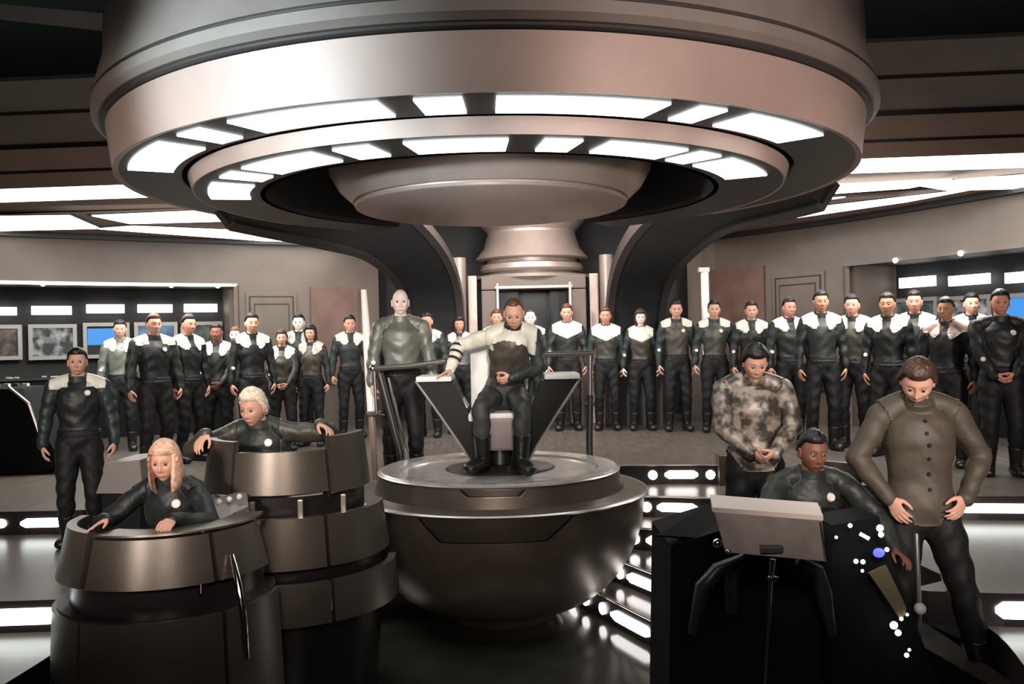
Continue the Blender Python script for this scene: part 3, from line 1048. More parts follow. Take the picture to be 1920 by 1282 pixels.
# ------------------------------------------------------------------ alcove lamps and monitors
wl_in = offset_path(wl, 0.88)
wr_in = offset_path(wr, 0.88)
ALC = [
    (wl_in, (-30, 32), (576, 591), 'left', 'brown picture'), (wl_in, (60, 135), (574, 590), 'left', 'grey picture'), (wl_in, (163, 234), (571, 587), 'left', 'blue picture'),
    (wl_in, (259, 324), (571, 586), 'left', 'pale blue picture'), (wl_in, (346, 408), (570, 585), 'left', 'dark picture'),
    (wr_in, (1608, 1670), (524, 541), 'right', 'green picture'), (wr_in, (1692, 1758), (519, 538), 'right', 'dark picture'), (wr_in, (1785, 1860), (515, 534), 'right', 'pale picture'), (wr_in, (1891, 1960), (509, 529), 'right', 'bright blue picture')]
SM = {'brown picture': 'scr_brown', 'grey picture': 'scr_grey', 'blue picture': 'bluescr', 'pale blue picture': 'scr_lblue', 'dark picture': 'scr_green', 'green picture': 'scr_green', 'pale picture': 'scr_grey', 'bright blue picture': 'bluescr'}
for path, (x0, x1), (y0, y1), side, pic in ALC:
    o, info = wall_quad(x0, y0, x1, y1, path, 0, 0.05, 'strip_lamp', M['lampwarm'])
    tag(o, 'white strip lamp above the monitor with the %s in the %s alcove' % (pic, side), 'lamp', None)
    dy = 18 if side == 'left' else 20
    hgt = 66 if side == 'left' else 60
    ex = 8
    pth = path
    a = ray_path(x0 - ex, pth)[0]
    b = ray_path(x1 + ex, pth)[0] if ray_path(x1 + ex, pth) else info[1]
    mid = (a + b) / 2
    zt = (ray((x0 + x1) / 2, y1 + dy) * mid.y).z
    zb = (ray((x0 + x1) / 2, y1 + dy + hgt) * mid.y).z
    t = (b - a).normalized()
    n = Vector((t.y, -t.x))
    if n.y > 0: n = -n
    MN = thing('wall_monitor', 'wall monitor with silver frame showing a %s in the %s alcove' % (pic, side), 'monitor', (mid.x, mid.y, zb))
    f = 0.055

    def quad(u0, v0, u1, v1, d0, d1, nm, m, par=None):
        bm = B()
        P = [a.lerp(b, u) for u in (u0, u1)]
        extrude_poly(bm, [(P[0].x + n.x * d0, P[0].y + n.y * d0, v1), (P[1].x + n.x * d0, P[1].y + n.y * d0, v1), (P[1].x + n.x * d0, P[1].y + n.y * d0, v0), (P[0].x + n.x * d0, P[0].y + n.y * d0, v0)], (n.x * (d1 - d0), n.y * (d1 - d0), 0))
        return obj(nm, bm, m, par or MN)
    wd = (b - a).length
    fu = f / wd
    bm = B()
    for (u0, u1, v0, v1) in ((0, 1, zt - f, zt), (0, 1, zb, zb + f), (0, fu, zb + f, zt - f), (1 - fu, 1, zb + f, zt - f)):
        P = [a.lerp(b, u) for u in (u0, u1)]
        extrude_poly(bm, [(P[0].x, P[0].y, v1), (P[1].x, P[1].y, v1), (P[1].x, P[1].y, v0), (P[0].x, P[0].y, v0)], (n.x * 0.09, n.y * 0.09, 0))
    obj('bezel', bm, M['frame'], MN)
    sq = quad(fu, zb + f, 1 - fu, zt - f, 0.0, 0.05, 'screen', M[SM[pic]] if pic != 'blue picture' else M['black'])
    if pic == 'blue picture':
        quad(0.10, zb + 0.2, 0.80, zt - f * 1.6, 0.05, 0.055, 'blue_image', M['bluescr'], sq)
# counters in alcoves
for side, path in (('left', wl), ('right', wr)):
    L = plen(path)[-1]
    seg = sub_path(path, 0, s_l - 0.1, 14) if side == 'left' else sub_path(path, s_r + 0.15, L, 14)
    seg = offset_path(seg, 0.30)
    CT = thing('alcove_counter', 'long black console counter with small lit buttons in the %s alcove' % side, 'counter', (seg[7][0], seg[7][1], -1.3))
    bm = B()
    ribbon_wall(bm, seg, -1.3, -0.42, 0.5)
    obj('counter_body', bm, M['desk'], CT)
    bm = B()
    ribbon_wall(bm, offset_path(seg, -0.04), -0.42, -0.39, 0.5)
    obj('counter_top', bm, M['dkmetal'], CT)
    rnd = random.Random(3)
    bm = B()
    Ls = plen(seg)[-1]
    for k in range(46):
        p, t = along(seg, 0.2 + (Ls - 0.4) * rnd.random())
        n = Vector((-t.y, t.x))
        q = p + n * rnd.uniform(0.1, 0.42)
        box(bm, (q.x, q.y, -0.38), (0.05, 0.04, 0.02))
    o = obj('button_cluster', bm, M['seat'], CT)
    o['kind'] = 'stuff'

# large console, far left on the deck
LC = thing('side_console', 'large black console with a lit white top at the left edge, behind the short man', 'console', (-5.6, 9.6, -1.3))
bm = B()
extrude_poly(bm, [(-7.3, 9.2, -1.3), (-4.95, 9.2, -1.3), (-4.75, 9.2, -1.15), (-5.05, 9.2, -0.62), (-5.2, 9.2, -0.40), (-7.3, 9.2, -0.36)], (0, 0.8, 0))
obj('console_body', bm, M['desk'], LC)
bm = B()
box(bm, (-5.9, 9.17, -0.52), (0.9, 0.05, 0.14), bevel=0.01)
obj('lit_face', bm, M['seat'], LC)
bm = B()
tube(bm, [(-5.25, 9.17, -0.38), (-5.05, 9.17, -0.55), (-4.92, 9.17, -0.95)], 0.015, 8)
obj('edge_rail', bm, M['trimline'], LC)
for k in range(6):
    bm = B()
    box(bm, (-5.1 + 0.0 + k * 0.10 - 0.55, 9.3, -0.36), (0.06, 0.05, 0.03))
    obj('button', bm, M['seat'] if k % 2 else M['steel'], LC)
# low console left, seen beside the short man
LD = thing('deck_console', 'grey metal deck console with a black recess, between the short man and the blonde woman', 'console', (-2.75, 6.7, ZS[2]))
q0, q1 = at(178, 880, 6.3), at(262, 880, 6.3)
bm = B()
extrude_poly(bm, [at(200, 868, 6.5), at(262, 862, 6.5), at(268, 925, 6.5), at(180, 925, 6.5)], (0, 0.5, 0))
obj('sloped_top', bm, M['deskgrey'], LD)
bm = B()
p0, p1 = at(190, 925, 6.55), at(262, 925, 6.55)
box(bm, ((p0.x + p1.x) / 2, 6.75, (p0.z + ZS[2]) / 2), (p1.x - p0.x, 0.4, p0.z - ZS[2]))
obj('console_base', bm, M['desk'], LD)


# ------------------------------------------------------------------ crew pods
def pod(name, label, c, tiers, plinth, extra):
    T = thing(name, label, 'pod', (c[0], c[1], ZL))
    for (r0, z0, r1, z1, spans, m, nm) in tiers:
        for a0, a1 in spans:
            bm = arc_plate(B(), c, r0, z0, r1, z1, R_(a0), R_(a1), 0.05)
            obj(nm, bm, M[m], T, smooth=35)
    for (r0, z0, r1, z1, a0, a1, m, nm) in plinth:
        bm = arc_plate(B(), c, r0, z0, r1, z1, R_(a0), R_(a1), 0.06)
        obj(nm, bm, M[m], T, smooth=35)
    return T


# front pod
c1 = (-1.95, 4.95)
PD1 = pod('crew_pod', 'barrel-shaped dark metal crew pod at the front left, holding the blonde woman', c1,
          [(0.575, -1.21, 0.515, -0.94, [(-95, -27)], 'pod', 'upper_panel'),
           (0.575, -1.21, 0.515, -0.97, [(-23, 43), (46, 84)], 'pod', 'upper_panel'),
           (0.56, -1.21, 0.505, -0.965, [(-27, -23), (43, 46)], 'riser', 'panel_seam'),
           (0.62, -1.95, 0.595, -1.37, [(-95, -26), (-24, 46), (48, 95)], 'pod', 'lower_panel'),
           ],
          [(0.51, -1.52, 0.51, -1.19, -180, 180, 'riser', 'recess_band'), (0.60, -2.25, 0.60, -1.93, -180, 180, 'riser', 'plinth'), (0.575, -1.45, 0.57, -1.36, -120, 120, 'riser', 'seam_band')], None)
bm = lathe(B(), [(0.0, -1.88), (0.6, -1.88), (0.6, -1.92), (0, -1.92)], c1, 40)
obj('pod_floor', bm, M['riser'], PD1)
bm = arc_plate(B(), c1, 0.515, -0.955, 0.512, -0.945, R_(-23), R_(100), 0.16)
obj('desk_rim', bm, M['pod'], PD1, smooth=35)
bm = B()
extrude_poly(bm, [at(392, 985, 4.9), at(380, 940, 5.15), at(462, 918, 5.4), at(466, 948, 5.1)], (0.0, 0.02, -0.05))
obj('control_surface', bm, M['deskgrey'], PD1)
bm = B()
for k in range(4):
    p = at(392 + k * 19, 946 - k * 5, 5.13)
    ball(bm, p, 0.018, 8)
o = obj('control_knob', bm, M['seat'], PD1)
bm = B()
tube(bm, [at(435, 1040, 4.62), at(446, 1090, 4.56), at(456, 1150, 4.52), at(462, 1235, 4.50)], [0.012, 0.020, 0.022, 0.016], 10)  # thin chrome rod added as the bright reflection streak between the pods
obj('reflection_streak', bm, M['chrome'], PD1, smooth=50)
for px in (158, 172):
    bm = B()
    tube(bm, [at(px, 1112, 4.55), at(px + 2, 1150, 4.55)], 0.008, 8)
    obj('support_post', bm, M['chrome'], PD1, smooth=50)
bm = B()
tube(bm, [at(374, 1078, 4.50), at(374, 1112, 4.50)], 0.009, 8)
obj('support_post', bm, M['chrome'], PD1, smooth=50)
# rear pod
c2 = (-1.51, 5.85)
PD2 = pod('crew_pod', 'barrel-shaped metal crew pod behind the front one, holding the white-haired man', c2,
          [(0.53, -0.91, 0.49, -0.59, [(-93, -26)], 'pod', 'upper_panel'),
           (0.53, -0.91, 0.49, -0.655, [(-24, 42)], 'pod', 'upper_panel'),
           (0.545, -0.92, 0.50, -0.575, [(45, 98)], 'pod', 'upper_panel'),
           (0.66, -1.34, 0.62, -1.04, [(-30, 34), (36, 100)], 'pod', 'middle_panel'),
           (0.72, -1.66, 0.70, -1.42, [(-30, 34), (36, 100)], 'pod', 'lower_panel')],
          [(0.50, -1.08, 0.50, -0.93, -180, 180, 'riser', 'recess_band'), (0.60, -1.46, 0.60, -1.30, -180, 180, 'riser', 'seam_band'), (0.56, -2.25, 0.62, -1.62, -180, 180, 'riser', 'plinth'),
           (0.52, -0.96, 0.48, -0.66, -26, -24, 'riser', 'panel_seam'), (0.52, -0.96, 0.48, -0.66, 42, 45, 'riser', 'panel_seam')], None)
bm = lathe(B(), [(0.0, -1.62), (0.56, -1.62), (0.56, -1.66), (0, -1.66)], c2, 40)
obj('pod_floor', bm, M['riser'], PD2)
for a in (-8, 22, 52):
    bm = B()
    x, y = c2[0] + 0.55 * math.sin(R_(a)), c2[1] - 0.55 * math.cos(R_(a))
    box(bm, (x, y, -1.0), (0.03, 0.03, 0.12), bevel=0.004)
    obj('support_post', bm, M['trimline'], PD2)

# ------------------------------------------------------------------ right: control station, display on a stand
CS = thing('control_station', 'big black control console block in front of the seated man, lower right', 'console', (1.4, 4.9, ZL))
bm = B()
extrude_poly(bm, [(0.76, 4.55, ZL), (1.96, 4.55, ZL), (1.96, 4.55, -1.35), (1.86, 4.55, -1.02), (1.30, 4.55, -1.0), (1.18, 4.55, -0.97), (0.80, 4.55, -1.08)], (0, 0.62, 0))
obj('console_body', bm, M['desk'], CS)
bm = B()
extrude_poly(bm, [at(1232, 1003, 4.56), at(1335, 940, 4.95), at(1345, 952, 4.95), at(1345, 1010, 4.56)], (0, 0.05, -0.02))
obj('sloped_cheek', bm, M['desk'], CS)
for pts in ([at(1395, 1045, 4.3), at(1345, 1068, 4.3), at(1318, 1100, 4.3), at(1298, 1188, 4.3)], [at(1495, 1050, 4.3), at(1532, 1068, 4.3), at(1545, 1110, 4.3), at(1560, 1188, 4.3)]):
    bm = B()
    tube(bm, pts, [0.022, 0.035, 0.04, 0.022], 10)
    obj('curved_strut', bm, M['dkmetal'], CS, smooth=50)
bm = B()
for k in range(3):
    tube(bm, [at(1400 - 14 * k, 1052, 4.32), at(1378 - 8 * k, 1075 + 10 * k, 4.32), at(1378 - 6 * k, 1150, 4.32)], 0.012, 6)
obj('cable', bm, M['dkmetal'], CS, smooth=50)

DS = thing('display_stand', 'tilted grey display box with a bright top edge on a thin chrome pole', 'display', (at(1445, 1282, 4.0).x, 4.0, ZL))
TL, TR, BRq, BLq = at(1337, 950, 4.05), at(1540, 966, 4.0), at(1548, 1052, 3.92), at(1360, 1035, 3.97)
bm = B()
extrude_poly(bm, [TL, TR, BRq, BLq], (0.03, 0.09, 0.025))
obj('display_back', bm, M['dispback'], DS)
bm = B()
a, b = TL + Vector((-0.005, -0.01, 0.0)), TR + Vector((0.005, -0.01, 0.0))
extrude_poly(bm, [a, b, b + Vector((0, 0.0, -0.022)), a + Vector((0, 0.0, -0.022))], (0.02, 0.13, 0.035))
obj('top_edge', bm, mat('pale_edge', (0.85, 0.72, 0.66), 0.35), DS)
bm = B()
tube(bm, [TR + Vector((-0.01, -0.008, -0.03)), BRq + Vector((0.0, -0.008, 0))], 0.006, 8)
obj('edge_strip', bm, M['chrome'], DS)
bm = B()
tube(bm, [at(1449, 1048, 3.98), at(1444, 1100, 3.98), at(1436, 1282, 3.98), (at(1436, 1282, 3.98).x, 3.98, ZL)], [0.014, 0.010, 0.009, 0.009], 10)
obj('pole', bm, M['chrome'], DS, smooth=50)
bm = B()
box(bm, at(1445, 1028, 3.96), (0.10, 0.06, 0.03), bevel=0.006)
obj('clamp', bm, M['steel'], DS)
bm = B()
box(bm, at(1449, 1085, 3.97), (0.045, 0.03, 0.022), bevel=0.004)
obj('collar_clamp', bm, M['chrome'], DS)
bm = B()
ball(bm, at(1345, 1018, 3.96), 0.022, 10)
ball(bm, at(1366, 1034, 3.96), 0.012, 8)
obj('hinge_knob', bm, M['chrome'], DS, smooth=50)
for a in range(3):
    bm = B()
    p = Vector((at(1436, 1282, 3.98).x, 3.98, 0))
    ang = a * 2 * PI / 3 + 0.3
    tube(bm, [(p.x, p.y, ZL + 0.12), (p.x + 0.22 * math.cos(ang), p.y + 0.22 * math.sin(ang), ZL + 0.01)], 0.009, 6)
    obj('leg', bm, M['steel'], DS)

SC = thing('button_console', 'slanting black arm console with white lit buttons and one blue lamp', 'console', (1.95, 4.3, ZL))
bm = B()
extrude_poly(bm, [at(1560, 985, 4.45), at(1648, 968, 4.6), at(1668, 1040, 4.5), at(1760, 1282, 4.4), at(1560, 1282, 4.4), at(1555, 1060, 4.4)], (0, 0.28, 0))
obj('arm_body', bm, M['desk'], SC)
bm = B()
extrude_poly(bm, [at(1630, 1075, 4.36), at(1662, 1060, 4.36), at(1700, 1140, 4.34), at(1692, 1165, 4.34)], (0, 0.02, 0))
obj('olive_strap', bm, M['tan'], SC)
for px, py, r in ((1594, 985, 0.011), (1568, 1007, 0.008), (1605, 1052, 0.012), (1618, 1053, 0.012), (1617, 1070, 0.008), (1650, 990, 0.018), (1652, 1002, 0.014), (1676, 1172, 0.02), (1684, 1186, 0.016), (1690, 1160, 0.010), (1701, 1152, 0.008), (1700, 1228, 0.012), (1705, 1218, 0.008)):
    bm = B()
    ball(bm, at(px, py, 4.36 if py < 1060 else 4.33), r, 10, (1, 0.6, 1))
    obj('button', bm, M['steplamp'], SC)
bm = B()
tube(bm, [at(1612, 1000, 4.38), at(1630, 1010, 4.36)], 0.009, 8)
obj('lit_bar', bm, M['steplamp'], SC)
bm = B()
ball(bm, at(1648, 1036, 4.38), 0.03, 12, (1, 0.5, 0.8))
obj('blue_light', bm, M['bluelamp'], SC)
bm = B()
ball(bm, at(1663, 1030, 4.35), 0.011, 10)
obj('button', bm, M['lamp'], SC)
LV = thing('control_lever', 'thin grey lever rod with a white ball beside the button console', 'lever', (at(1722, 1100, 4.6).x, 4.6, ZL))
bm = B()
tube(bm, [at(1718, 1000, 4.7), at(1722, 1100, 4.65), (at(1722, 1100, 4.6).x, 4.6, ZL)], 0.013, 10)
obj('rod', bm, M['steel'], LV, smooth=50)
bm = B()
ball(bm, at(1725, 1141, 4.5), 0.03, 14)
obj('ball_tip', bm, M['seat'], LV, smooth=60)

# curved low pod wall behind the seated man
RP = thing('crew_pod', 'curved grey-rimmed crew pod wall behind the dark-haired seated man at right', 'pod', (1.75, 5.35, ZL))
cr = (1.72, 5.28)
for a0, a1, zt_ in ((96, 118, -0.94), (119, 152, -0.82)):
    bm = arc_plate(B(), cr, 0.56, -1.25, 0.52, zt_, R_(a0), R_(a1), 0.05)
    obj('upper_panel', bm, M['pod'], RP, smooth=35)
bm = arc_plate(B(), cr, 0.50, -2.06, 0.50, -1.25, R_(80), R_(155), 0.05)
obj('lower_shell', bm, M['riser'], RP, smooth=35)
bm = lathe(B(), [(0.0, -1.9), (0.48, -1.9), (0.48, -1.95), (0, -1.95)], cr, 32)
obj('pod_floor', bm, M['riser'], RP)

#PEOPLE#
# ------------------------------------------------------------------ people
def V(*a): return np.array(a, float)


def nrm(v):
    v = np.asarray(v, float)
    return v / (np.linalg.norm(v) + 1e-9)


class Prims:
    """closed lofted pieces that are fused into one skin; each carries a tag used to find its region afterwards"""

    def __init__(self):
        self.v, self.f, self.seg = [], [], []

    def loft(self, pts, rads, side, tagn, n=14):
        pts = [np.asarray(p, float) for p in pts]
        base = len(self.v)
        m = len(pts)
        ext_p, ext_r = [], []
        t0 = nrm(pts[1] - pts[0])
        t1 = nrm(pts[-1] - pts[-2])
        r0, r1 = np.array(rads[0]), np.array(rads[-1])
        for k in (1.0, 0.72, 0.38):
            c = math.sqrt(max(0, 1 - k * k))
            ext_p.append(pts[0] - t0 * k * min(r0)); ext_r.append(r0 * max(c, 0.06))
        for p, r in zip(pts, rads): ext_p.append(p); ext_r.append(np.array(r, float))
        for k in (0.38, 0.72, 1.0):
            c = math.sqrt(max(0, 1 - k * k))
            ext_p.append(pts[-1] + t1 * k * min(r1)); ext_r.append(r1 * max(c, 0.06))
        M_ = len(ext_p)
        for i in range(M_):
            a = ext_p[max(i - 1, 0)]
            b = ext_p[min(i + 1, M_ - 1)]
            t = nrm(b - a)
            s = np.asarray(side, float) - t * np.dot(side, t)
            s = nrm(s)
            u = np.cross(t, s)
            for k in range(n):
                q = 2 * PI * k / n
                self.v.append(ext_p[i] + s * math.cos(q) * ext_r[i][0] + u * math.sin(q) * ext_r[i][1])
        for i in range(M_ - 1):
            for k in range(n):
                a = base + i * n + k
                b = base + i * n + (k + 1) % n
                self.f.append((a, b, b + n, a + n))
        self.f.append(tuple(base + k for k in range(n))[::-1])
        self.f.append(tuple(base + (M_ - 1) * n + k for k in range(n)))
        for i in range(m - 1):
            self.seg.append((pts[i], pts[i + 1], float(np.mean(rads[i])), float(np.mean(rads[i + 1])), tagn))

    def limb(self, a, b, ra, rb, tagn, bulge=0.0, side=(1, 0, 0), n=12):
        a = np.asarray(a, float); b = np.asarray(b, float)
        d = nrm(b - a)
        s = np.asarray(side, float)
        if abs(np.dot(nrm(s), d)) > 0.9: s = V(0, 1, 0)
        pts = [a + (b - a) * t for t in (0, 0.3, 0.65, 1)]
        rr = [ra, ra + (rb - ra) * 0.3 + bulge, ra + (rb - ra) * 0.65 + bulge * 0.4, rb]
        self.loft(pts, [(r, r) for r in rr], s, tagn, n)

    def remesh(self, voxel):
        me = bpy.data.meshes.new('tmp')
        me.from_pydata([tuple(x) for x in self.v], [], self.f)
        me.update()
        o = bpy.data.objects.new('tmp', me)
        COL.objects.link(o)
        md = o.modifiers.new('r', 'REMESH')
        md.mode = 'VOXEL'
        md.voxel_size = voxel
        dg = bpy.context.evaluated_depsgraph_get()
        dg.update()
        ev = o.evaluated_get(dg)
        m2 = ev.to_mesh()
        nv, nf = len(m2.vertices), len(m2.polygons)
        co = np.empty(nv * 3)
        m2.vertices.foreach_get('co', co)
        co = co.reshape(-1, 3)
        faces = [tuple(p.vertices) for p in m2.polygons]
        ev.to_mesh_clear()
        bpy.data.objects.remove(o)
        bpy.data.meshes.remove(me)
        # Laplacian smoothing
        e = set()
        for f in faces:
            for i in range(len(f)):
                a, b = f[i], f[(i + 1) % len(f)]
                e.add((a, b) if a < b else (b, a))
        e = np.array(list(e))
        deg = np.bincount(e.ravel(), minlength=nv).astype(float)[:, None]
        for it in range(3):
            acc = np.zeros_like(co)
            np.add.at(acc, e[:, 0], co[e[:, 1]])
            np.add.at(acc, e[:, 1], co[e[:, 0]])
            co = co * 0.4 + (acc / np.maximum(deg, 1)) * 0.6
        # region tags
        best = np.full(nv, 9e9)
        tags = np.zeros(nv, int)
        names = []
        for a, b, ra, rb, tg in self.seg:
            if tg not in names: names.append(tg)
            d = b - a
            L2 = max(np.dot(d, d), 1e-9)
            t = np.clip(((co - a) @ d) / L2, 0, 1)
            dist = np.linalg.norm(co - (a + t[:, None] * d), axis=1) - (ra + (rb - ra) * t)
            k = dist < best
            best[k] = dist[k]
            tags[k] = names.index(tg)
        return co, faces, tags, names, e, deg


def vnormals(co, faces):
    n = np.zeros_like(co)
    fa = np.array([f if len(f) == 4 else (f[0], f[1], f[2], f[2]) for f in faces])
    c = np.cross(co[fa[:, 2]] - co[fa[:, 0]], co[fa[:, 3]] - co[fa[:, 1]])
    for k in range(4): np.add.at(n, fa[:, k], c)
    return n / (np.linalg.norm(n, axis=1)[:, None] + 1e-12)


# ---- head: a sphere grid pushed into skull, brow, nose, lips, chin
def head_grid(fem=False, nu=52, nv=44):
    U = []
    for i in range(nu):
        a = 2 * PI * i / nu - PI
        a = a - 0.38 * math.sin(a)       # more columns at the face
        U.append(a)
    V_, dirs = [], []
    pts = []
    for j in range(nv + 1):
        th = PI * j / nv
        for a in U:
            pts.append((math.sin(a) * math.sin(th), -math.cos(a) * math.sin(th), math.cos(th)))
    d = np.array(pts)
    x, y, z = d[:, 0], d[:, 1], d[:, 2]
    front = np.clip(-y, 0, 1)
    low = np.clip(-z, 0, 1)
    X = x * 0.076
    Y = y * 0.094
    Z = z * 0.122
    # jaw and chin
    X *= 1 - (0.34 if fem else 0.26) * low ** 1.6
    Y = np.where(y > 0, Y * (1 - 0.42 * low), Y * (1 - 0.10 * low ** 2))
    X *= np.where(y < 0, 1 - 0.05 * front ** 3, 1)
    Z = np.where(z < 0, Z * 0.99, Z)
    # flatten the face plane a little
    Y = np.where(y < -0.72, Y * (1 - 0.10 * np.clip((-y - 0.72) / 0.28, 0, 1)), Y)

    def g(cx, cz, sx, sz):
        return np.exp(-((X - cx) / sx) ** 2 - ((Z - cz) / sz) ** 2) * (y < 0.05)
    dep = np.zeros_like(X)
    dep += 0.005 * g(0, 0.034, 0.045, 0.010)
    for s in (-1, 1):
        dep -= 0.013 * g(s * 0.031, 0.008, 0.017, 0.013)
        dep += 0.005 * g(s * 0.042, -0.025, 0.018, 0.015)
        dep += 0.008 * g(s * 0.012, -0.036, 0.008, 0.009)
    dep += 0.012 * g(0, 0.006, 0.009, 0.020)
    dep += 0.026 * g(0, -0.028, 0.0095, 0.016)
    dep += 0.008 * g(0, -0.064, 0.022, 0.006)
    dep += 0.008 * g(0, -0.075, 0.019, 0.006)
    dep -= 0.005 * g(0, -0.0695, 0.024, 0.0025)
    dep += 0.010 * g(0, -0.102, 0.020, 0.014)
    Y = Y - dep
    co = np.stack([X, Y, Z], 1)
    F_ = []
    for j in range(nv):
        for i in range(nu):
            a = j * nu + i
            b = j * nu + (i + 1) % nu
            F_.append((a, b, b + nu, a + nu))
    lips = (np.abs(X) < 0.024 - 0.0) & (np.abs(Z + 0.0695) < 0.010) & (y < -0.5)
    brow = (np.abs(np.abs(X) - 0.032) < 0.019) & (np.abs(Z - 0.0285 + (np.abs(np.abs(X) - 0.03)) * 0.15) < 0.0055) & (y < -0.3)
    return co, F_, d, lips, brow


def ear(co_list, f_list, s):
    # flattened curled disc
    base = sum(len(c) for c in co_list)
    n = 14
    pts = []
    for (r, off) in ((1.0, 0.0), (1.08, 0.009), (0.95, 0.016), (0.62, 0.012), (0.2, 0.008)):
        for k in range(n):
            a = 2 * PI * k / n
            pts.append((s * (0.069 + off), 0.008 + 0.017 * r * math.cos(a) + 0.004, -0.004 + 0.031 * r * math.sin(a)))
    co_list.append(np.array(pts))
    for j in range(4):
        for k in range(n):
            a = base + j * n + k
            b = base + j * n + (k + 1) % n
            f_list.append((a, b, b + n, a + n))
    f_list.append(tuple(base + 4 * n + k for k in range(n)))


HEADS = {}
for fem in (False, True):
    HEADS[fem] = head_grid(fem)


# ---- hand, u along fingers, v to the thumb side, w out of the palm
def make_hand(curl, spread=1.0):
    P = Prims()
    P.loft([(-0.02, 0, 0), (0.02, 0.002, 0), (0.055, 0.002, 0.002), (0.088, 0.0, 0.004)], [(0.026, 0.019), (0.034, 0.017), (0.042, 0.015), (0.040, 0.012)], (0, 1, 0), 'palm', 12)
    L = [0.062, 0.074, 0.080, 0.070]
    for k in range(4):
        v = (-0.031 + 0.0205 * k)
        u0 = 0.084 + (0.004 if k in (1, 2) else -0.004)
        p = V(u0, v, 0.002)
        ang = 0.15 * curl
        pts = [p - V(0.02, 0, 0), p]
        for sgl, add in ((0.44, 0.75), (0.31, 0.95), (0.25, 0.7)):
            ang += curl * add
            p = p + V(math.cos(ang), (v * 0.9) * (1 - curl) * spread, math.sin(ang)) * L[k] * sgl
            pts.append(p)
        P.loft(pts, [(0.0095, 0.0095), (0.0095, 0.0095), (0.0088, 0.0088), (0.0082, 0.0082), (0.0068, 0.0068)], (0, 1, 0), 'finger', 8)
    a = V(0.018, 0.026, 0.004)
    b = a + V(0.030, 0.026, 0.012 + 0.01 * curl)
    c = b + V(0.028, 0.010 - 0.012 * curl, 0.012 + 0.012 * curl)
    d = c + V(0.020, 0.0 - 0.012 * curl, 0.008 + 0.01 * curl)
    P.loft([a, b, c, d], [(0.014, 0.013), (0.0125, 0.012), (0.0105, 0.010), (0.008, 0.008)], (0, 0, 1), 'thumb', 8)
    co, faces, *_ = P.remesh(0.0042)
    return co, faces


HAND = {k: make_hand(c) for k, c in (('relaxed', 0.42), ('flat', 0.12), ('grip', 1.0))}


def ik(a, c, l1, l2, hint):
    a = np.asarray(a, float); c = np.asarray(c, float)
    d = c - a
    L = np.linalg.norm(d)
    if L > (l1 + l2) * 0.995:
        c = a + d / L * (l1 + l2) * 0.995
        d = c - a
        L = np.linalg.norm(d)
    u = d / L
    x = (l1 * l1 - l2 * l2 + L * L) / (2 * L)
    h = math.sqrt(max(0, l1 * l1 - x * x))
    hn = np.asarray(hint, float)
    hn = nrm(hn - u * np.dot(hn, u))
    return a + u * x + hn * h, c


SKINS = dict(fair=(0.62, 0.34, 0.25), pale=(0.85, 0.70, 0.64), rosy=(0.60, 0.27, 0.20), tan=(0.42, 0.22, 0.13), brown=(0.20, 0.085, 0.055))
HAIRS = dict(black=(0.012, 0.009, 0.009), brown=(0.06, 0.03, 0.018), auburn=(0.10, 0.04, 0.02), blond=(0.70, 0.42, 0.30), white=(0.75, 0.62, 0.48), sandy=(0.24, 0.12, 0.06))


def skin_m(k): return mat('skin_' + k, SKINS[k], 0.5, spec=0.35)
def lip_m(k): return mat('lips_' + k, tuple(c * q for c, q in zip(SKINS[k], (0.75, 0.5, 0.5))), 0.45)
def hair_m(k): return mat('hair_' + k, HAIRS[k], 0.42, var=0.35, vscale=40, bump=0.3, bscale=90)


CL = dict(
    black=mat('uniform_black', (0.012, 0.014, 0.015), 0.50, spec=0.4, var=0.4, vscale=9, bump=0.35, bscale=14),
    green=mat('uniform_green_black', (0.016, 0.026, 0.024), 0.50, spec=0.4, var=0.4, vscale=9, bump=0.35, bscale=14),
    olive=mat('uniform_olive', (0.050, 0.046, 0.036), 0.45, var=0.35, vscale=8, bump=0.3, bscale=14),
    brown=mat('uniform_brown', (0.060, 0.050, 0.040), 0.45, var=0.35, vscale=8, bump=0.3, bscale=14),
    silver=mat('uniform_silver_grey', (0.17, 0.18, 0.16), 0.42, 0.2, var=0.35, vscale=7, bump=0.3, bscale=12),
    mottle=mat('uniform_mottled', (0.045, 0.040, 0.032), 0.40, 0.1, col2=(0.30, 0.25, 0.21), mscale=13, bump=0.3, bscale=16),
    shirt=mat('jacket_olive_brown', (0.062, 0.050, 0.036), 0.6, var=0.2, vscale=6, bump=0.25, bscale=12),
    charcoal=mat('uniform_charcoal', (0.022, 0.026, 0.024), 0.50, spec=0.4, var=0.4, vscale=8, bump=0.35, bscale=14),
    trouser=mat('trouser_black', (0.008, 0.008, 0.009), 0.62, spec=0.25, var=0.3, bump=0.3, bscale=12),
    trouser_grey=mat('trouser_grey_black', (0.035, 0.036, 0.034), 0.55, spec=0.3, var=0.3, bump=0.3, bscale=12),
    boot=mat('boot_black', (0.008, 0.008, 0.008), 0.38),
    yoke=mat('yoke_pale', (0.66, 0.64, 0.55), 0.42, var=0.15, vscale=12),
    yoke_grey=mat('yoke_grey', (0.42, 0.42, 0.40), 0.42, var=0.2, vscale=10),
    yoke_rose=mat('yoke_rose', (0.52, 0.38, 0.34), 0.42, var=0.2, vscale=10),
    badge=mat('badge_pale', (0.80, 0.76, 0.68), 0.35),
    stripe=mat('sleeve_stripe_dark', (0.02, 0.02, 0.02), 0.4),
)


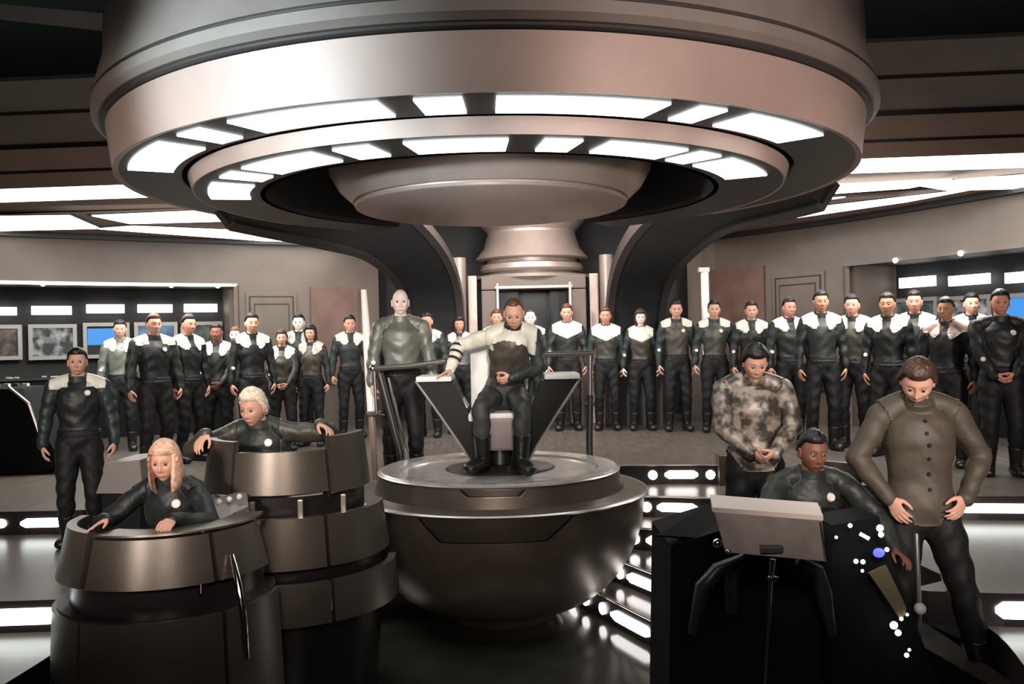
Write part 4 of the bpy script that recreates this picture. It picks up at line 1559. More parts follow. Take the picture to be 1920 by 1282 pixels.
def mesh_obj(name, co, faces, ms, parent, mi=None, smooth=True):
    me = bpy.data.meshes.new(name)
    me.from_pydata(co.tolist() if hasattr(co, 'tolist') else co, [], faces)
    for m in ms: me.materials.append(m)
    if mi is not None: me.polygons.foreach_set('material_index', np.asarray(mi, np.int32))
    if smooth: me.polygons.foreach_set('use_smooth', np.ones(len(faces), bool))
    me.update()
    o = bpy.data.objects.new(name, me)
    COL.objects.link(o)
    if parent is not None: o.parent = parent
    return o


parent_edges = [None]


def shell(parent, name, co, faces, nv, sel, off, m, seed=0, fold=0.004, tidy=None, grow=False, field=None):
    """a garment: the body faces of a region pushed out along their normals, the hem tucked back to the body"""
    fa = [f for f in faces if (any(sel[i] for i in f) if grow else all(sel[i] for i in f))]
    if not fa: return None
    used = np.zeros(len(co), bool)
    cnt = {}
    for f in fa:
        for i in range(len(f)):
            a, b = f[i], f[(i + 1) % len(f)]
            k = (a, b) if a < b else (b, a)
            cnt[k] = cnt.get(k, 0) + 1
            used[a] = True
    idx = -np.ones(len(co), int)
    ids = np.nonzero(used)[0]
    idx[ids] = np.arange(len(ids))
    n = nv[ids]
    c = co[ids]
    ph = seed * 1.7
    wob = np.sin(c[:, 2] * 46 + ph + 2.2 * np.sin(c[:, 0] * 17 + ph)) * np.sin(c[:, 0] * 21 + c[:, 1] * 19 + ph)
    pos = c + n * (off + fold * wob)[:, None]
    bd = [k for k, v in cnt.items() if v == 1]
    base_co = co
    if field is not None:
        base_co = co.copy()
        acc = {}
        E_ = parent_edges[0]
        ob = {q for k in bd for q in k}
        m_ = (field[E_[:, 0]] > 0) != (field[E_[:, 1]] > 0)
        for a, b in E_[m_]:
            if field[a] < 0: a, b = b, a
            if a in ob:
                t = min(0.95, field[a] / max(1e-6, field[a] - field[b]))
                acc.setdefault(a, []).append(co[a] + (co[b] - co[a]) * t)
        for a, l in acc.items():
            if idx[a] >= 0:
                q = np.mean(l, axis=0)
                pos[idx[a]] += q - co[a]
                base_co[a] = q
    rim = {}
    V2 = [p for p in pos]
    F2 = [tuple(int(idx[i]) for i in f) for f in fa]
    for a, b in bd:
        for q in (a, b):
            if q not in rim:
                rim[q] = len(V2)
                V2.append(base_co[q] - nv[q] * 0.002)
        F2.append((int(idx[a]), int(idx[b]), rim[b], rim[a]))
    return mesh_obj(name, np.array(V2) * parent['_s'], F2, [m], parent)


def rotz(a):
    c, s = math.cos(a), math.sin(a)
    return np.array([[c, -s, 0], [s, c, 0], [0, 0, 1.0]])


def rotx(a):
    c, s = math.cos(a), math.sin(a)
    return np.array([[1, 0, 0], [0, c, -s], [0, s, c]])


def roty(a):
    c, s = math.cos(a), math.sin(a)
    return np.array([[c, 0, s], [0, 1, 0], [-s, 0, c]])


def person(label, foot, h=1.78, yaw=0.0, pose=None, voxel=0.016, fem=False, skin='fair', hair='black', hairstyle='short',
           top='green', front=None, legs='trouser', yoke='yoke', badge=True, dot=True, head_yaw=0.0, head_pitch=0.0, head_roll=0.0,
           arms='down', build=1.0, seed=0, group=None, extras=(), lapel=None, boots=True, jacket_low=0.06):
    """foot: x, y, z under the figure; faces -Y turned by yaw. pose: dict of joint overrides in metres for a 1.78 m figure"""
    s = h / 1.78
    T = thing('person', label, 'person', foot, yaw, group)
    T['_s'] = s
    J = dict(pel=V(0, 0, 0.93), waist=V(0, 0.005, 1.08), chest=V(0, 0.0, 1.29), sh=V(0, 0.012, 1.45), neck=V(0, 0.01, 1.50), head=V(0, -0.015, 1.66),
             sy=0.0,
             hipL=V(0.09, 0, 0.92), hipR=V(-0.09, 0, 0.92), ankL=V(0.12, 0.03, 0.085), ankR=V(-0.12, 0.03, 0.085), toeL=V(0.15, -0.15, 0.04), toeR=V(-0.15, -0.15, 0.04),
             kneeh=V(0, -1, 0))
    sw = 0.158 if fem else 0.182
    sw *= build
    if pose: J.update({k: (V(*v) if isinstance(v, (tuple, list)) else v) for k, v in pose.items()})
    sR = J['sh'] + rotz(J['sy']) @ V(-sw, 0, 0)
    sL = J['sh'] + rotz(J['sy']) @ V(sw, 0, 0)
    # arms: wrist target, elbow hint, finger direction, thumb direction, hand shape
    A = {}
    if arms == 'down':
        j = 0.015 * math.sin(seed * 3.1)
        A['R'] = (V(-0.27 * build - j, -0.03, 0.90), V(-0.6, 1, 0), V(0.1, -0.15, -1), V(0.2, -1, 0.1), 'relaxed')
        A['L'] = (V(0.27 * build + j, -0.03, 0.90), V(0.6, 1, 0), V(-0.1, -0.15, -1), V(-0.2, -1, 0.1), 'relaxed')
    elif arms == 'clasp':
        A['R'] = (V(-0.085, -0.19, 0.97), V(-1, 0.3, -0.1), V(0.8, -0.25, -0.55), V(0.4, -0.9, 0.4), 'relaxed')
        A['L'] = (V(0.085, -0.215, 0.98), V(1, 0.3, -0.1), V(-0.8, -0.2, -0.55), V(-0.4, -0.9, 0.4), 'relaxed')
    elif arms == 'back':
        A['R'] = (V(-0.10, 0.17, 0.93), V(-1, 0.4, 0), V(0.7, 0.1, -0.7), V(0, 0.3, 1), 'relaxed')
        A['L'] = (V(0.10, 0.19, 0.93), V(1, 0.4, 0), V(-0.7, 0.1, -0.7), V(0, 0.3, 1), 'relaxed')
    elif arms == 'hips':
        A['R'] = (V(-0.205, -0.07, 1.03), V(-1, 0.55, 0.0), V(0.55, -0.55, -0.5), V(0.1, -0.1, 1), 'relaxed')
        A['L'] = (V(0.205, -0.07, 1.03), V(1, 0.55, 0.0), V(-0.55, -0.55, -0.5), V(-0.1, -0.1, 1), 'relaxed')
    if isinstance(arms, dict):
        A = {k: (V(*v[0]), V(*v[1]), V(*v[2]), V(*v[3]), v[4]) for k, v in arms.items()}
    P = Prims()
    b = build
    fw = 0.92 if fem else 1.0
    P.loft([J['pel'] + V(0, 0, -0.05), J['pel'] + (J['waist'] - J['pel']) * 0.2, J['pel'] + (J['waist'] - J['pel']) * 0.7, J['waist'], J['waist'] + (J['chest'] - J['waist']) * 0.5, J['chest'],
            J['chest'] + (J['sh'] - J['chest']) * 0.6, J['sh'] + V(0, 0, -0.01), J['sh'] + (J['neck'] - J['sh']) * 0.6],
           [(0.135 * b, 0.10 * b), ((0.162 if not fem else 0.168) * b, 0.115 * b), (0.146 * b * fw, 0.106 * b), (0.134 * b * fw, 0.100 * b), (0.146 * b * fw, 0.106 * b), (0.164 * b * fw, (0.120 if not fem else 0.130) * b), (0.160 * b * fw, 0.108 * b), (0.115 * b * fw, 0.080 * b), (0.072, 0.068)],
           rotz(J['sy'] * 0.6) @ V(1, 0, 0), 'torso', 20)
    P.loft([J['neck'] + V(0, 0.01, -0.03), J['neck'] + (J['head'] - J['neck']) * 0.35, J['head'] + V(0, 0.02, -0.045)], [(0.062 * b, 0.062), (0.055 * fw, 0.058), (0.052 * fw, 0.056)], (1, 0, 0), 'neck', 12)
    wr = {}
    for side, shp in (('R', sR), ('L', sL)):
        tgt, hint, fd, td, shape = A[side]
        el, wri = ik(shp, tgt, 0.285, 0.262, hint)
        wr[side] = (wri, fd, td, shape, el)
        inn = J['sh'] + (shp - J['sh']) * 0.45
        nb = J['neck'] + (shp - J['neck']) * 0.22 + V(0, 0.012, 0.012)
        P.loft([nb, nb * 0.5 + shp * 0.5 + V(0, 0.004, 0.004), shp + V(0, 0, -0.012)], [(0.040, 0.050), (0.050, 0.050), (0.056 * b, 0.054)], (0, 1, 0), 'torso', 12)
        P.limb(shp + V(0, 0, -0.012), el, 0.056 * b * fw, 0.045 * b * fw, 'arm' + side, 0.004)
        P.limb(el, wri, 0.045 * b * fw, 0.030 * b * fw, 'fore' + side, 0.004)
    for side, sg in (('R', -1), ('L', 1)):
        hip, ank, toe = J['hip' + side], J['ank' + side], J['toe' + side]
        kn, ank = ik(hip, ank, 0.435, 0.415, J.get('kneeh' + side, J['kneeh'] + V(sg * 0.12, 0, 0)))
        P.limb(hip, kn, 0.093 * b, 0.060 * b, 'thigh' + side, 0.006)
        P.limb(kn, ank, 0.060 * b, 0.042, 'shin' + side, 0.008)
        heel = ank + nrm(ank - toe) * V(1, 1, 0) * 0.05 - V(0, 0, 0.04)
        P.loft([heel, ank * 0.5 + toe * 0.5 - V(0, 0, 0.012), toe], [(0.040, 0.040), (0.046, 0.040), (0.044, 0.030)], (1, 0, 0), 'foot' + side, 10)
        P.loft([ank, ank - V(0, 0, 0.03)], [(0.044, 0.05), (0.045, 0.055)], (1, 0, 0), 'foot' + side, 10)
        J['knee' + side] = kn
    co, faces, tags, names, e, deg = P.remesh(voxel)
    nvv = vnormals(co, faces)
    parent_edges[0] = e
    tg = np.array(names)[tags]
    # head
    hco, hf, hd, lips, brow = HEADS[fem]
    hsc = 1.0 if not fem else 0.95
    cl, fl = [hco], list(hf)
    ear(cl, fl, 1)
    ear(cl, fl, -1)
    HC = np.vstack(cl) * hsc
    HR = rotz(head_yaw) @ rotx(head_pitch) @ roty(head_roll)
    Hh = J['head'] + V(0, 0.0, 0.0)
    HW = (HR @ (HC + V(0, -0.01, 0)).T).T + Hh
    nl = len(hco)
    mi = [0] * len(faces)
    allco = [co, HW]
    allf = list(faces) + [tuple(i + len(co) for i in f) for f in fl]
    for f in fl:
        if max(f) < nl and sum(lips[i] for i in f) >= 3: mi.append(1)
        elif max(f) < nl and sum(brow[i] for i in f) >= 3 and hairstyle != 'bald': mi.append(2)
        else: mi.append(0)
    base = len(co) + len(HW)
    for side in 'RL':
        wri, fd, td, shape, el = wr[side]
        hc, hfz = HAND[shape]
        d = nrm(fd)
        t = nrm(td - d * np.dot(td, d))
        w_ = np.cross(d, t)
        # palm normal must face the body for hanging hands: right hand = t x d mirrored
        if side == 'L': w_ = w_
        else: w_ = -w_
        k = 0.97 if not fem else 0.88
        W3 = wri + (hc[:, :1] * d + hc[:, 1:2] * t + hc[:, 2:3] * w_) * k
        allco.append(W3)
        det = np.dot(np.cross(d, t), w_)
        for f in hfz:
            ff = tuple(i + base for i in f)
            allf.append(ff if det > 0 else ff[::-1])
            mi.append(0)
        base += len(W3)
    hm = hair_m(hair if hairstyle != 'bald' else 'black')
    body = mesh_obj('body', np.vstack(allco) * s, allf, [skin_m(skin), lip_m(skin), hm], T, mi)
    # eyes
    for sg in (-1, 1):
        c = HR @ (V(sg * 0.031, -0.0735, 0.007) * hsc + V(0, -0.01, 0)) + Hh
        bm = B()
        ret = bmesh.ops.create_uvsphere(bm, u_segments=12, v_segments=8, radius=0.0115)
        for f in bm.faces:
            cc = f.calc_center_median()
            f.material_index = 1 if (cc.y < -0.0083) else 0
            f.smooth = True
        m4 = Matrix.Translation(Vector(c * s)) @ Matrix([list(r) for r in HR]).to_4x4() @ Matrix.Scale(s, 4)
        bm.transform(m4)
        me = bpy.data.meshes.new('eye')
        bm.to_mesh(me)
        bm.free()
        me.materials.append(mat('eye_white', (0.30, 0.25, 0.22), 0.5))
        me.materials.append(mat('eye_iris', (0.02, 0.014, 0.01), 0.2))
        o = bpy.data.objects.new('eye', me)
        COL.objects.link(o)
        o.parent = T
    # hair
    rnd = random.Random(seed + 11)
    if hairstyle != 'bald':
        X, Y, Z = hco[:, 0], hco[:, 1], hco[:, 2]
        if hairstyle in ('short', 'receding', 'bun'):
            fl_ = 0.070 if hairstyle != 'receding' else 0.088
            line = np.where(Y < -0.03, fl_ - 0.25 * np.maximum(0, np.abs(X) - 0.045), np.where(Y < 0.03, fl_ + (-0.03 - Y) / 0.06 * (fl_ + 0.005), -0.005 - (Y - 0.03) * 0.75))
            if hairstyle == 'receding': line = line + np.where(Y < -0.0, 0.006 * 0, 0)
            thick = 0.017 if hairstyle != 'receding' else 0.009
        elif hairstyle == 'full':
            line = np.where(Y < -0.045, 0.062, np.where(Y < 0.02, 0.062 + (-0.045 - Y) / 0.065 * 0.11, -0.055 - (Y - 0.02) * 0.4))
            thick = 0.020
        else:   # bob / long
            line = np.where(Y < -0.050, 0.058, np.where(Y < -0.01, 0.058 + (-0.050 - Y) / 0.04 * 0.15, -0.11))
            thick = 0.024
        d_ = Z - line
        mask = d_ > 0
        fr = [f for f in hf if all(mask[i] for i in f)]
        hn = vnormals(hco, hf)
        if np.sum(hn * hco) < 0: hn = -hn
        nz = np.sin(X * 210 + seed) * np.sin(Y * 170 + 2) * np.sin(Z * 190 + seed * 2)
        tp = np.clip(d_ / 0.02, 0.12, 1)
        out = hco + hn * ((thick + (0.004 if hairstyle != 'long' else 0.0012) * nz) * tp)[:, None]
        out[:, 2] += np.where(Z > 0.06, 0.006, 0) * tp
        if hairstyle in ('bob', 'long'):
            drop = 0.075 if hairstyle == 'bob' else 0.15
            k = np.clip((-Z - 0.02) / 0.09, 0, 1) * (Y > -0.055)
            out[:, 2] -= k * drop
            out[:, 0] = np.where(k > 0, np.sign(X) * np.maximum(np.abs(out[:, 0]), 0.080 + 0.006 * k), out[:, 0])
            out[:, 1] += k * 0.02
        ids = sorted({i for f in fr for i in f})
        mp = {i: n for n, i in enumerate(ids)}
        cnt = {}
        for f in fr:
            for i in range(len(f)):
                a, b2 = f[i], f[(i + 1) % len(f)]
                kk = (a, b2) if a < b2 else (b2, a)
                cnt[kk] = cnt.get(kk, 0) + 1
        V2 = [out[i] for i in ids]
        F2 = [tuple(mp[i] for i in f) for f in fr]
        rim = {}
        for (a, b2), c_ in cnt.items():
            if c_ == 1 and a != b2:
                for q in (a, b2):
                    if q not in rim:
                        rim[q] = len(V2)
                        V2.append(hco[q] * 0.985)
                F2.append((mp[a], mp[b2], rim[b2], rim[a]))
        if hairstyle == 'long':
            rows = ((0.085, 0.070, 0.075, 60), (0.06, 0.088, 0.095, 52), (0.02, 0.097, 0.108, 50), (-0.03, 0.100, 0.112, 46), (-0.08, 0.102, 0.110, 42), (-0.125, 0.102, 0.104, 38), (-0.165, 0.092, 0.092, 40), (-0.185, 0.074, 0.078, 46))
            nc = 30
            for lay in (1.0, 0.74):
                b0 = len(V2)
                for zr, rx, ry, a_open in rows:
                    for k in range(nc + 1):
                        ph = R_(a_open + (360 - 2 * a_open) * k / nc)
                        wv = 1 + 0.018 * math.sin(k * 2.7 + zr * 20)
                        V2.append(np.array([math.sin(ph) * rx * lay * wv, -math.cos(ph) * ry * lay * wv + 0.008, zr]))
                for r_i in range(len(rows) - 1):
                    for k in range(nc):
                        q = b0 + r_i * (nc + 1) + k
                        F2.append((q, q + 1, q + nc + 2, q + nc + 1))
            o_b, i_b, n1 = b0 - len(rows) * (nc + 1), b0, nc + 1
            for r_i in range(len(rows) - 1):
                for kk in (0, nc):
                    F2.append((o_b + r_i * n1 + kk, o_b + (r_i + 1) * n1 + kk, i_b + (r_i + 1) * n1 + kk, i_b + r_i * n1 + kk))
            for k in range(nc):
                F2.append((o_b + 7 * n1 + k, o_b + 7 * n1 + k + 1, i_b + 7 * n1 + k + 1, i_b + 7 * n1 + k))
        V2 = np.array(V2) * hsc
        V2 = (HR @ (V2 + V(0, -0.01, 0)).T).T + Hh
        ho = mesh_obj('hair', V2 * s, F2, [hm], T)
        if hairstyle == 'bun':
            bm = B()
            ball(bm, (HR @ V(0, 0.02, 0.135) + Hh) * s, 0.035 * s, 10)
            bb = obj('hair_bun', bm, hm, ho, local=True, smooth=80)
    # garments
    tc = CL[top]
    fc = CL[front] if front else tc
    shz, chz = J['sh'], J['chest']
    up = nrm(J['neck'] - J['chest'])
    along_sp = (co - J['chest']) @ up
    latv = rotz(J['sy']) @ V(1, 0, 0)
    lat = (co - J['sh']) @ latv
    shl = float((J['sh'] - J['chest']) @ up)
    is_t = (tg == 'torso')
    wl_ = nrm(J['chest'] - J['waist'])
    below = (co - J['pel']) @ nrm(J['waist'] - J['pel'])
    jk = shell(T, 'jacket', co, faces, nvv, is_t & (below > jacket_low), 0.012 if jacket_low > 0 else 0.022, fc, seed, grow=True, field=np.where(is_t, below - jacket_low, 0.1) if jacket_low < 0 else None)
    for side in 'RL':
        sel = (tg == 'arm' + side) | (tg == 'fore' + side) | (is_t & (np.sign(lat) == (-1 if side == 'R' else 1)) & (np.abs(lat) > sw * 0.78) & (along_sp > 0.03))
        shell(T, 'sleeve', co, faces, nvv, sel, 0.013, tc if not (lapel == 'pale_sleeve' and side == 'R') else CL['yoke'], seed + 2, 0.005, grow=True)
    lg = np.array([t.startswith('thigh') or t.startswith('shin') for t in tg]) | (is_t & (below < 0.09))
    shell(T, 'trousers', co, faces, nvv, lg, 0.012, CL[legs], seed + 5, 0.005, grow=True)
    for side in 'RL':
        kn = J['knee' + side]
        an = J['ank' + side]
        d = nrm(kn - an)
        sel = (tg == 'foot' + side) | ((tg == 'shin' + side) & (((co - an) @ d) < 0.20))
        shell(T, 'boot', co, faces, nvv, sel, 0.018, CL['boot'], seed, 0.0)
    # belt
    sel = is_t & (below > 0.06) & (below < 0.115)
    if jacket_low > 0 and not (pose and pose.get('nobelt')):
        shell(T, 'belt', co, faces, nvv, sel, 0.020, CL['trouser'] if top != 'shirt' else CL[top], seed, 0.0, field=np.where(is_t, np.minimum(below - 0.06, 0.115 - below), 0.02))
    # collar
    bm = B()
    nk = J['neck']
    cdir = nrm(J['head'] - J['neck'])
    rings = []
    for (rr, hh) in ((0.088, -0.020), (0.076, 0.035), (0.070, 0.037), (0.074, 0.0)):
        ring = []
        for k in range(18):
            a = 2 * PI * k / 18
            ring.append(bm.verts.new(Vector((nk + V(math.cos(a) * rr * b, math.sin(a) * rr * 1.02 + 0.006, 0) + cdir * hh) * s)))
        rings.append(ring)
    for q in range(3):
        for k in range(18): bm.faces.new((rings[q][k], rings[q][(k + 1) % 18], rings[q + 1][(k + 1) % 18], rings[q + 1][k]))
    obj('collar', bm, tc, jk, local=True, smooth=60)
    # shoulder yoke
    fwd = -latv[1] * 0
    dep_ = (co - J['sh']) @ (rotz(J['sy']) @ V(0, -1, 0))
    if yoke:
        al = np.abs(lat)
        lim = shl - 0.035 - np.where(dep_ > 0, 0.075 * np.clip(1 - np.abs(al - 0.085) / 0.085, 0, 1), 0.02)
        if yoke == 'bib': lim = shl - 0.06 - np.where(dep_ > 0, 0.10 * np.clip(1 - al / 0.20, 0, 1), 0.02)
        ym = CL[{'yoke': 'yoke', 'grey': 'yoke_grey', 'rose': 'yoke_rose', 'bib': 'yoke', 'caps': 'yoke', 'cap': 'yoke'}[yoke]]
        base_ = (is_t | (tg == 'armR') | (tg == 'armL')) & (al < sw * 1.12)
        fld = np.minimum(along_sp - lim, sw * 1.12 - al)
        if yoke == 'yoke' or yoke == 'rose' or yoke == 'grey': fld = np.minimum(fld, np.maximum(al - 0.036, 0.02 - dep_))
        if yoke == 'caps': fld = np.minimum(np.minimum(along_sp - shl + 0.03, al - 0.07), sw * 1.12 - al)
        if yoke == 'cap': fld = np.minimum(along_sp - shl + 0.025 + np.where(dep_ > 0, np.clip(al - 0.05, 0, 0.1) * 0.6, 0), sw * 1.12 - al)
        fld = np.where(is_t | (tg == 'armR') | (tg == 'armL'), fld, -0.05)
        sel = fld > 0
        if yoke == 'caps':
            for q in (-1, 1):
                f2 = np.where(np.sign(lat) == q, fld, -0.05)
                shell(T, 'shoulder_yoke', co, faces, nvv, f2 > 0, 0.021, ym, seed, 0.0, field=f2)
            sel = sel & False
        sh_o = shell(T, 'shoulder_yoke', co, faces, nvv, sel, 0.021, ym, seed, 0.0, field=fld)

    def disc(name, p, nn, r, m, th=0.012, par=None):
        bm = B()
        nn = Vector(nn).normalized()
        q = nn.to_track_quat('Z', 'Y').to_matrix()
        ring0, ring1 = [], []
        for k in range(12):
            a = 2 * PI * k / 12
            o_ = q @ Vector((math.cos(a) * r, math.sin(a) * r, 0))
            ring0.append(bm.verts.new((Vector(p) + o_) * s))
            ring1.append(bm.verts.new((Vector(p) + o_ * 0.8 + nn * th) * s))
        for k in range(12): bm.faces.new((ring0[k], ring0[(k + 1) % 12], ring1[(k + 1) % 12], ring1[k]))
        bm.faces.new(ring1)
        return obj(name, bm, m, par or T, local=True)

    def surf(target, mask):
        ii = np.nonzero(mask)[0]
        k = ii[np.argmin(np.linalg.norm(co[ii] - target, axis=1))]
        return co[k], nvv[k]
    fr_ = rotz(J['sy']) @ V(0, -1, 0)
    if badge:
        tgt = J['chest'] + up * (shl - 0.07) + latv * 0.085 + fr_ * 0.13
        p, n_ = surf(tgt, is_t)
        disc('chest_badge', p + n_ * 0.020, n_, 0.028, CL['badge'], par=jk)
    if dot:
        p, n_ = surf(wr['R'][4] * 0.75 + wr['R'][0] * 0.25 + fr_ * 0.05, tg == 'foreR')
        disc('wrist_device', p + n_ * 0.012, n_, 0.024, CL['badge'], 0.02)
    del T['_s']
    info = dict(T=T, J=J, wr=wr, s=s, co=co, nv=nvv, tg=tg, faces=faces, up=up, latv=latv, fr=fr_, shl=shl, surf=surf, disc=disc, jk=jk, along=along_sp, lat=lat)
    return info


def hor(px): return 638 - 0.021 * (px - 960)


def crew(px, py, D, label, z=-1.3, **k):
    """stand a figure so that its head top meets the sight line at this depth"""
    top = at(px, py, D)
    hgt = (top.z - z) / 1.0
    k.setdefault('head_pitch', 0.0)
    k.setdefault('group', 'crew members standing on the deck' if z == -1.3 else None)
    return person(label, (top.x, D, z), h=hgt - 0.012, **k)


GL = None
# -- left group
crew(145, 652, 6.75, 'short dark-haired man in glossy black jumpsuit at far left, in front of everyone there', z=ZS[1], yaw=0.35, seed=1, skin='fair', hair='black', top='green', front='black', yoke='caps', arms='down', voxel=0.011, build=1.12, badge=True, dot=False)
crew(225, 600, 11.2, 'man in pale silver-fronted uniform standing before the blue monitor', yaw=0.35, seed=2, skin='fair', hair='black', top='silver', front='silver', yoke='yoke', arms='down')
crew(287, 588, 9.6, 'tall man in plain black uniform looking right, standing left of the man seen in profile', yaw=0.75, seed=3, skin='fair', hair='brown', hairstyle='short', top='charcoal', front='black', yoke='caps', arms='down', build=1.12, dot=False)
crew(351, 589, 10.0, 'man in profile facing right, white yoke, beside the tall man in plain black', yaw=1.0, seed=4, skin='rosy', hair='black', top='black', yoke='yoke', arms='down', badge=True, dot=False)
crew(406, 606, 10.5, 'dark-faced man with white shoulder yoke and white side badge, left group', yaw=0.15, seed=5, skin='brown', hair='black', top='black', yoke='yoke', arms='clasp')
crew(441, 613, 12.2, 'person mostly hidden, small pale face between the dark-faced man and the tall dark-haired man', yaw=0.1, seed=6, skin='pale', hair='sandy', top='charcoal', yoke='yoke')
crew(471, 587, 10.3, 'tall dark-haired man with pale shoulders behind the white-haired man', yaw=0.55, seed=7, skin='fair', hair='black', top='black', yoke='yoke', arms='down')
crew(528, 617, 10.9, 'short woman with pale face and white shoulders, right of the white-haired man\'s head', yaw=0.2, seed=8, fem=True, skin='fair', hair='brown', hairstyle='full', top='black', front='brown', yoke='yoke', arms='clasp')
crew(560, 588, 12.2, 'pale-faced dark-haired person at the back, before the left door panel', yaw=0.1, seed=9, skin='pale', hair='black', top='green', yoke='grey')
crew(583, 608, 11.3, 'woman with long dark hair in black uniform with rose chest, rightmost of the left group', yaw=-0.1, seed=10, fem=True, skin='fair', hair='black', hairstyle='bob', top='black', front='brown', yoke='rose', arms='down')
crew(655, 591, 12.2, 'dark-haired man standing alone between the left group and the pale tube pole', yaw=0.35, seed=11, skin='fair', hair='black', top='green', front='charcoal', yoke='yoke', arms='down', dot=False)
# -- behind the chair
crew(750, 541, 8.25, 'tall man with a white bald head and silver-grey uniform beside the handrail', yaw=0.15, seed=12, skin='pale', hair='black', hairstyle='bald', top='silver', front='silver', yoke=None, arms='down', voxel=0.012, build=1.08, badge=False, dot=True)
crew(801, 586, 12.1, 'dark-haired man just right of the tall bald man', yaw=-0.2, seed=13, skin='rosy', hair='black', top='charcoal', yoke='grey', arms='down')
crew(861, 592, 12.5, 'person with dark swept hair between the tall bald man and the seated captain', yaw=0.0, seed=14, fem=True, skin='rosy', hair='black', hairstyle='bob', top='charcoal', front='silver', yoke='yoke', arms='down')
crew(931, 580, 12.7, 'person half hidden directly behind the left of the seated captain\'s head', yaw=0.0, seed=15, skin='rosy', hair='auburn', top='charcoal', yoke='yoke')
crew(994, 580, 12.7, 'pale-faced person in the doorway just right of the seated captain', yaw=0.0, seed=16, skin='pale', hair='brown', hairstyle='receding', top='charcoal', front='silver', yoke='yoke')
crew(1062, 570, 12.6, 'man standing in front of the right door jamb, above the right handrail', yaw=-0.05, seed=17, skin='fair', hair='auburn', top='charcoal', front='charcoal', yoke='bib', arms='down')
crew(1135, 576, 12.5, 'person with auburn hair and white V-shaped yoke, first right of the handrail post', yaw=-0.1, seed=18, skin='rosy', hair='auburn', top='green', front='olive', yoke='bib', arms='down')
crew(1200, 579, 12.4, 'woman with dark bobbed hair and white V-shaped yoke', yaw=-0.05, seed=19, fem=True, skin='pale', hair='brown', hairstyle='bob', top='green', front='brown', yoke='bib', arms='down')
crew(1267, 563, 12.2, 'man in olive-brown jacket with belt and straight stance, beneath the dark arch', yaw=-0.05, seed=20, skin='fair', hair='black', top='green', front='brown', yoke='caps', arms='down')
crew(1338, 563, 12.0, 'man in front of the pale pole at the right wall', yaw=-0.12, seed=21, skin='fair', hair='black', top='green', front='olive', yoke='caps', arms='down')
crew(1408, 565, 11.7, 'man directly behind the bowed man in the mottled jacket', yaw=-0.15, seed=22, skin='fair', hair='black', top='black', yoke='yoke', arms='down')
crew(1478, 558, 10.9, 'dark-haired man just right of the bowed man, before the right door panel', yaw=0.1, seed=23, skin='rosy', hair='black', top='black', front='charcoal', yoke='yoke', arms='down')
crew(1538, 545, 9.9, 'man with tan face standing at the left edge of the right alcove', yaw=-0.15, seed=24, skin='tan', hair='black', top='black', front='charcoal', yoke='yoke', arms='down', dot=False)
crew(1598, 552, 10.0, 'man turned left beneath the first strip lamp of the right alcove', yaw=-0.55, seed=25, skin='rosy', hair='black', top='black', front='olive', yoke='yoke', arms='down')
crew(1664, 549, 9.3, 'man turned left between the first two strip lamps of the right alcove', yaw=-0.6, seed=26, skin='tan', hair='black', top='black', yoke='yoke', arms='down')
crew(1714, 545, 9.6, 'man with a reddish face looking left, above the man with hands on hips', yaw=-0.45, seed=27, skin='rosy', hair='black', top='black', front='charcoal', yoke='yoke', arms='down')
crew(1774, 557, 8.5, 'man with orange-tan face turned sharply left, in black uniform', yaw=-0.75, seed=28, skin='tan', hair='black', top='black', yoke='rose', arms='down', build=1.1)
crew(1820, 549, 9.8, 'person at the back between the tan-faced man and the man with clasped hands', yaw=-0.2, seed=29, skin='fair', hair='black', top='black', yoke='yoke', arms='down', dot=False)
i19 = crew(1874, 543, 7.9, 'big man with both hands clasped at his belt at the far right', yaw=-0.35, seed=30, skin='rosy', hair='black', top='black', front='black', yoke=None, arms='clasp', build=1.15, voxel=0.013)

# -- the captain
cap_z = -1.045
cap = person('man seated in the command chair, head bowed, right arm stretched to the armrest', (-0.05, 7.22, cap_z), h=1.80, yaw=0.0, voxel=0.010, seed=31,
             skin='fair', hair='auburn', hairstyle='receding', top='charcoal', front='brown', yoke='cap', legs='trouser_grey', badge=True, dot=False, lapel='pale_sleeve',
             head_pitch=0.42, head_yaw=-0.05, head_roll=0.0,
             pose=dict(pel=(-0.02, 0.20, 0.60), waist=(0.0, 0.17, 0.74), chest=(0.03, 0.09, 0.94), sh=(0.05, 0.03, 1.08), neck=(0.06, 0.01, 1.125), head=(0.07, -0.07, 1.245), sy=-0.10, nobelt=True,
                       hipR=(-0.12, 0.18, 0.57), hipL=(0.08, 0.18, 0.57), ankR=(-0.20, -0.16, 0.10), ankL=(0.10, -0.28, 0.10), toeR=(-0.30, -0.31, 0.045), toeL=(0.16, -0.45, 0.045), kneeh=V(0, -0.7, 0.8)),
             arms={'R': ((-0.46, -0.02, 0.80), (-0.3, 0.6, 0.4), (-0.6, -0.7, -0.25), (0.6, -0.6, 0.3), 'flat'), 'L': ((0.04, -0.19, 0.74), (1, 0.3, -0.2), (-0.9, -0.2, -0.3), (-0.2, -0.7, 0.7), 'grip')})
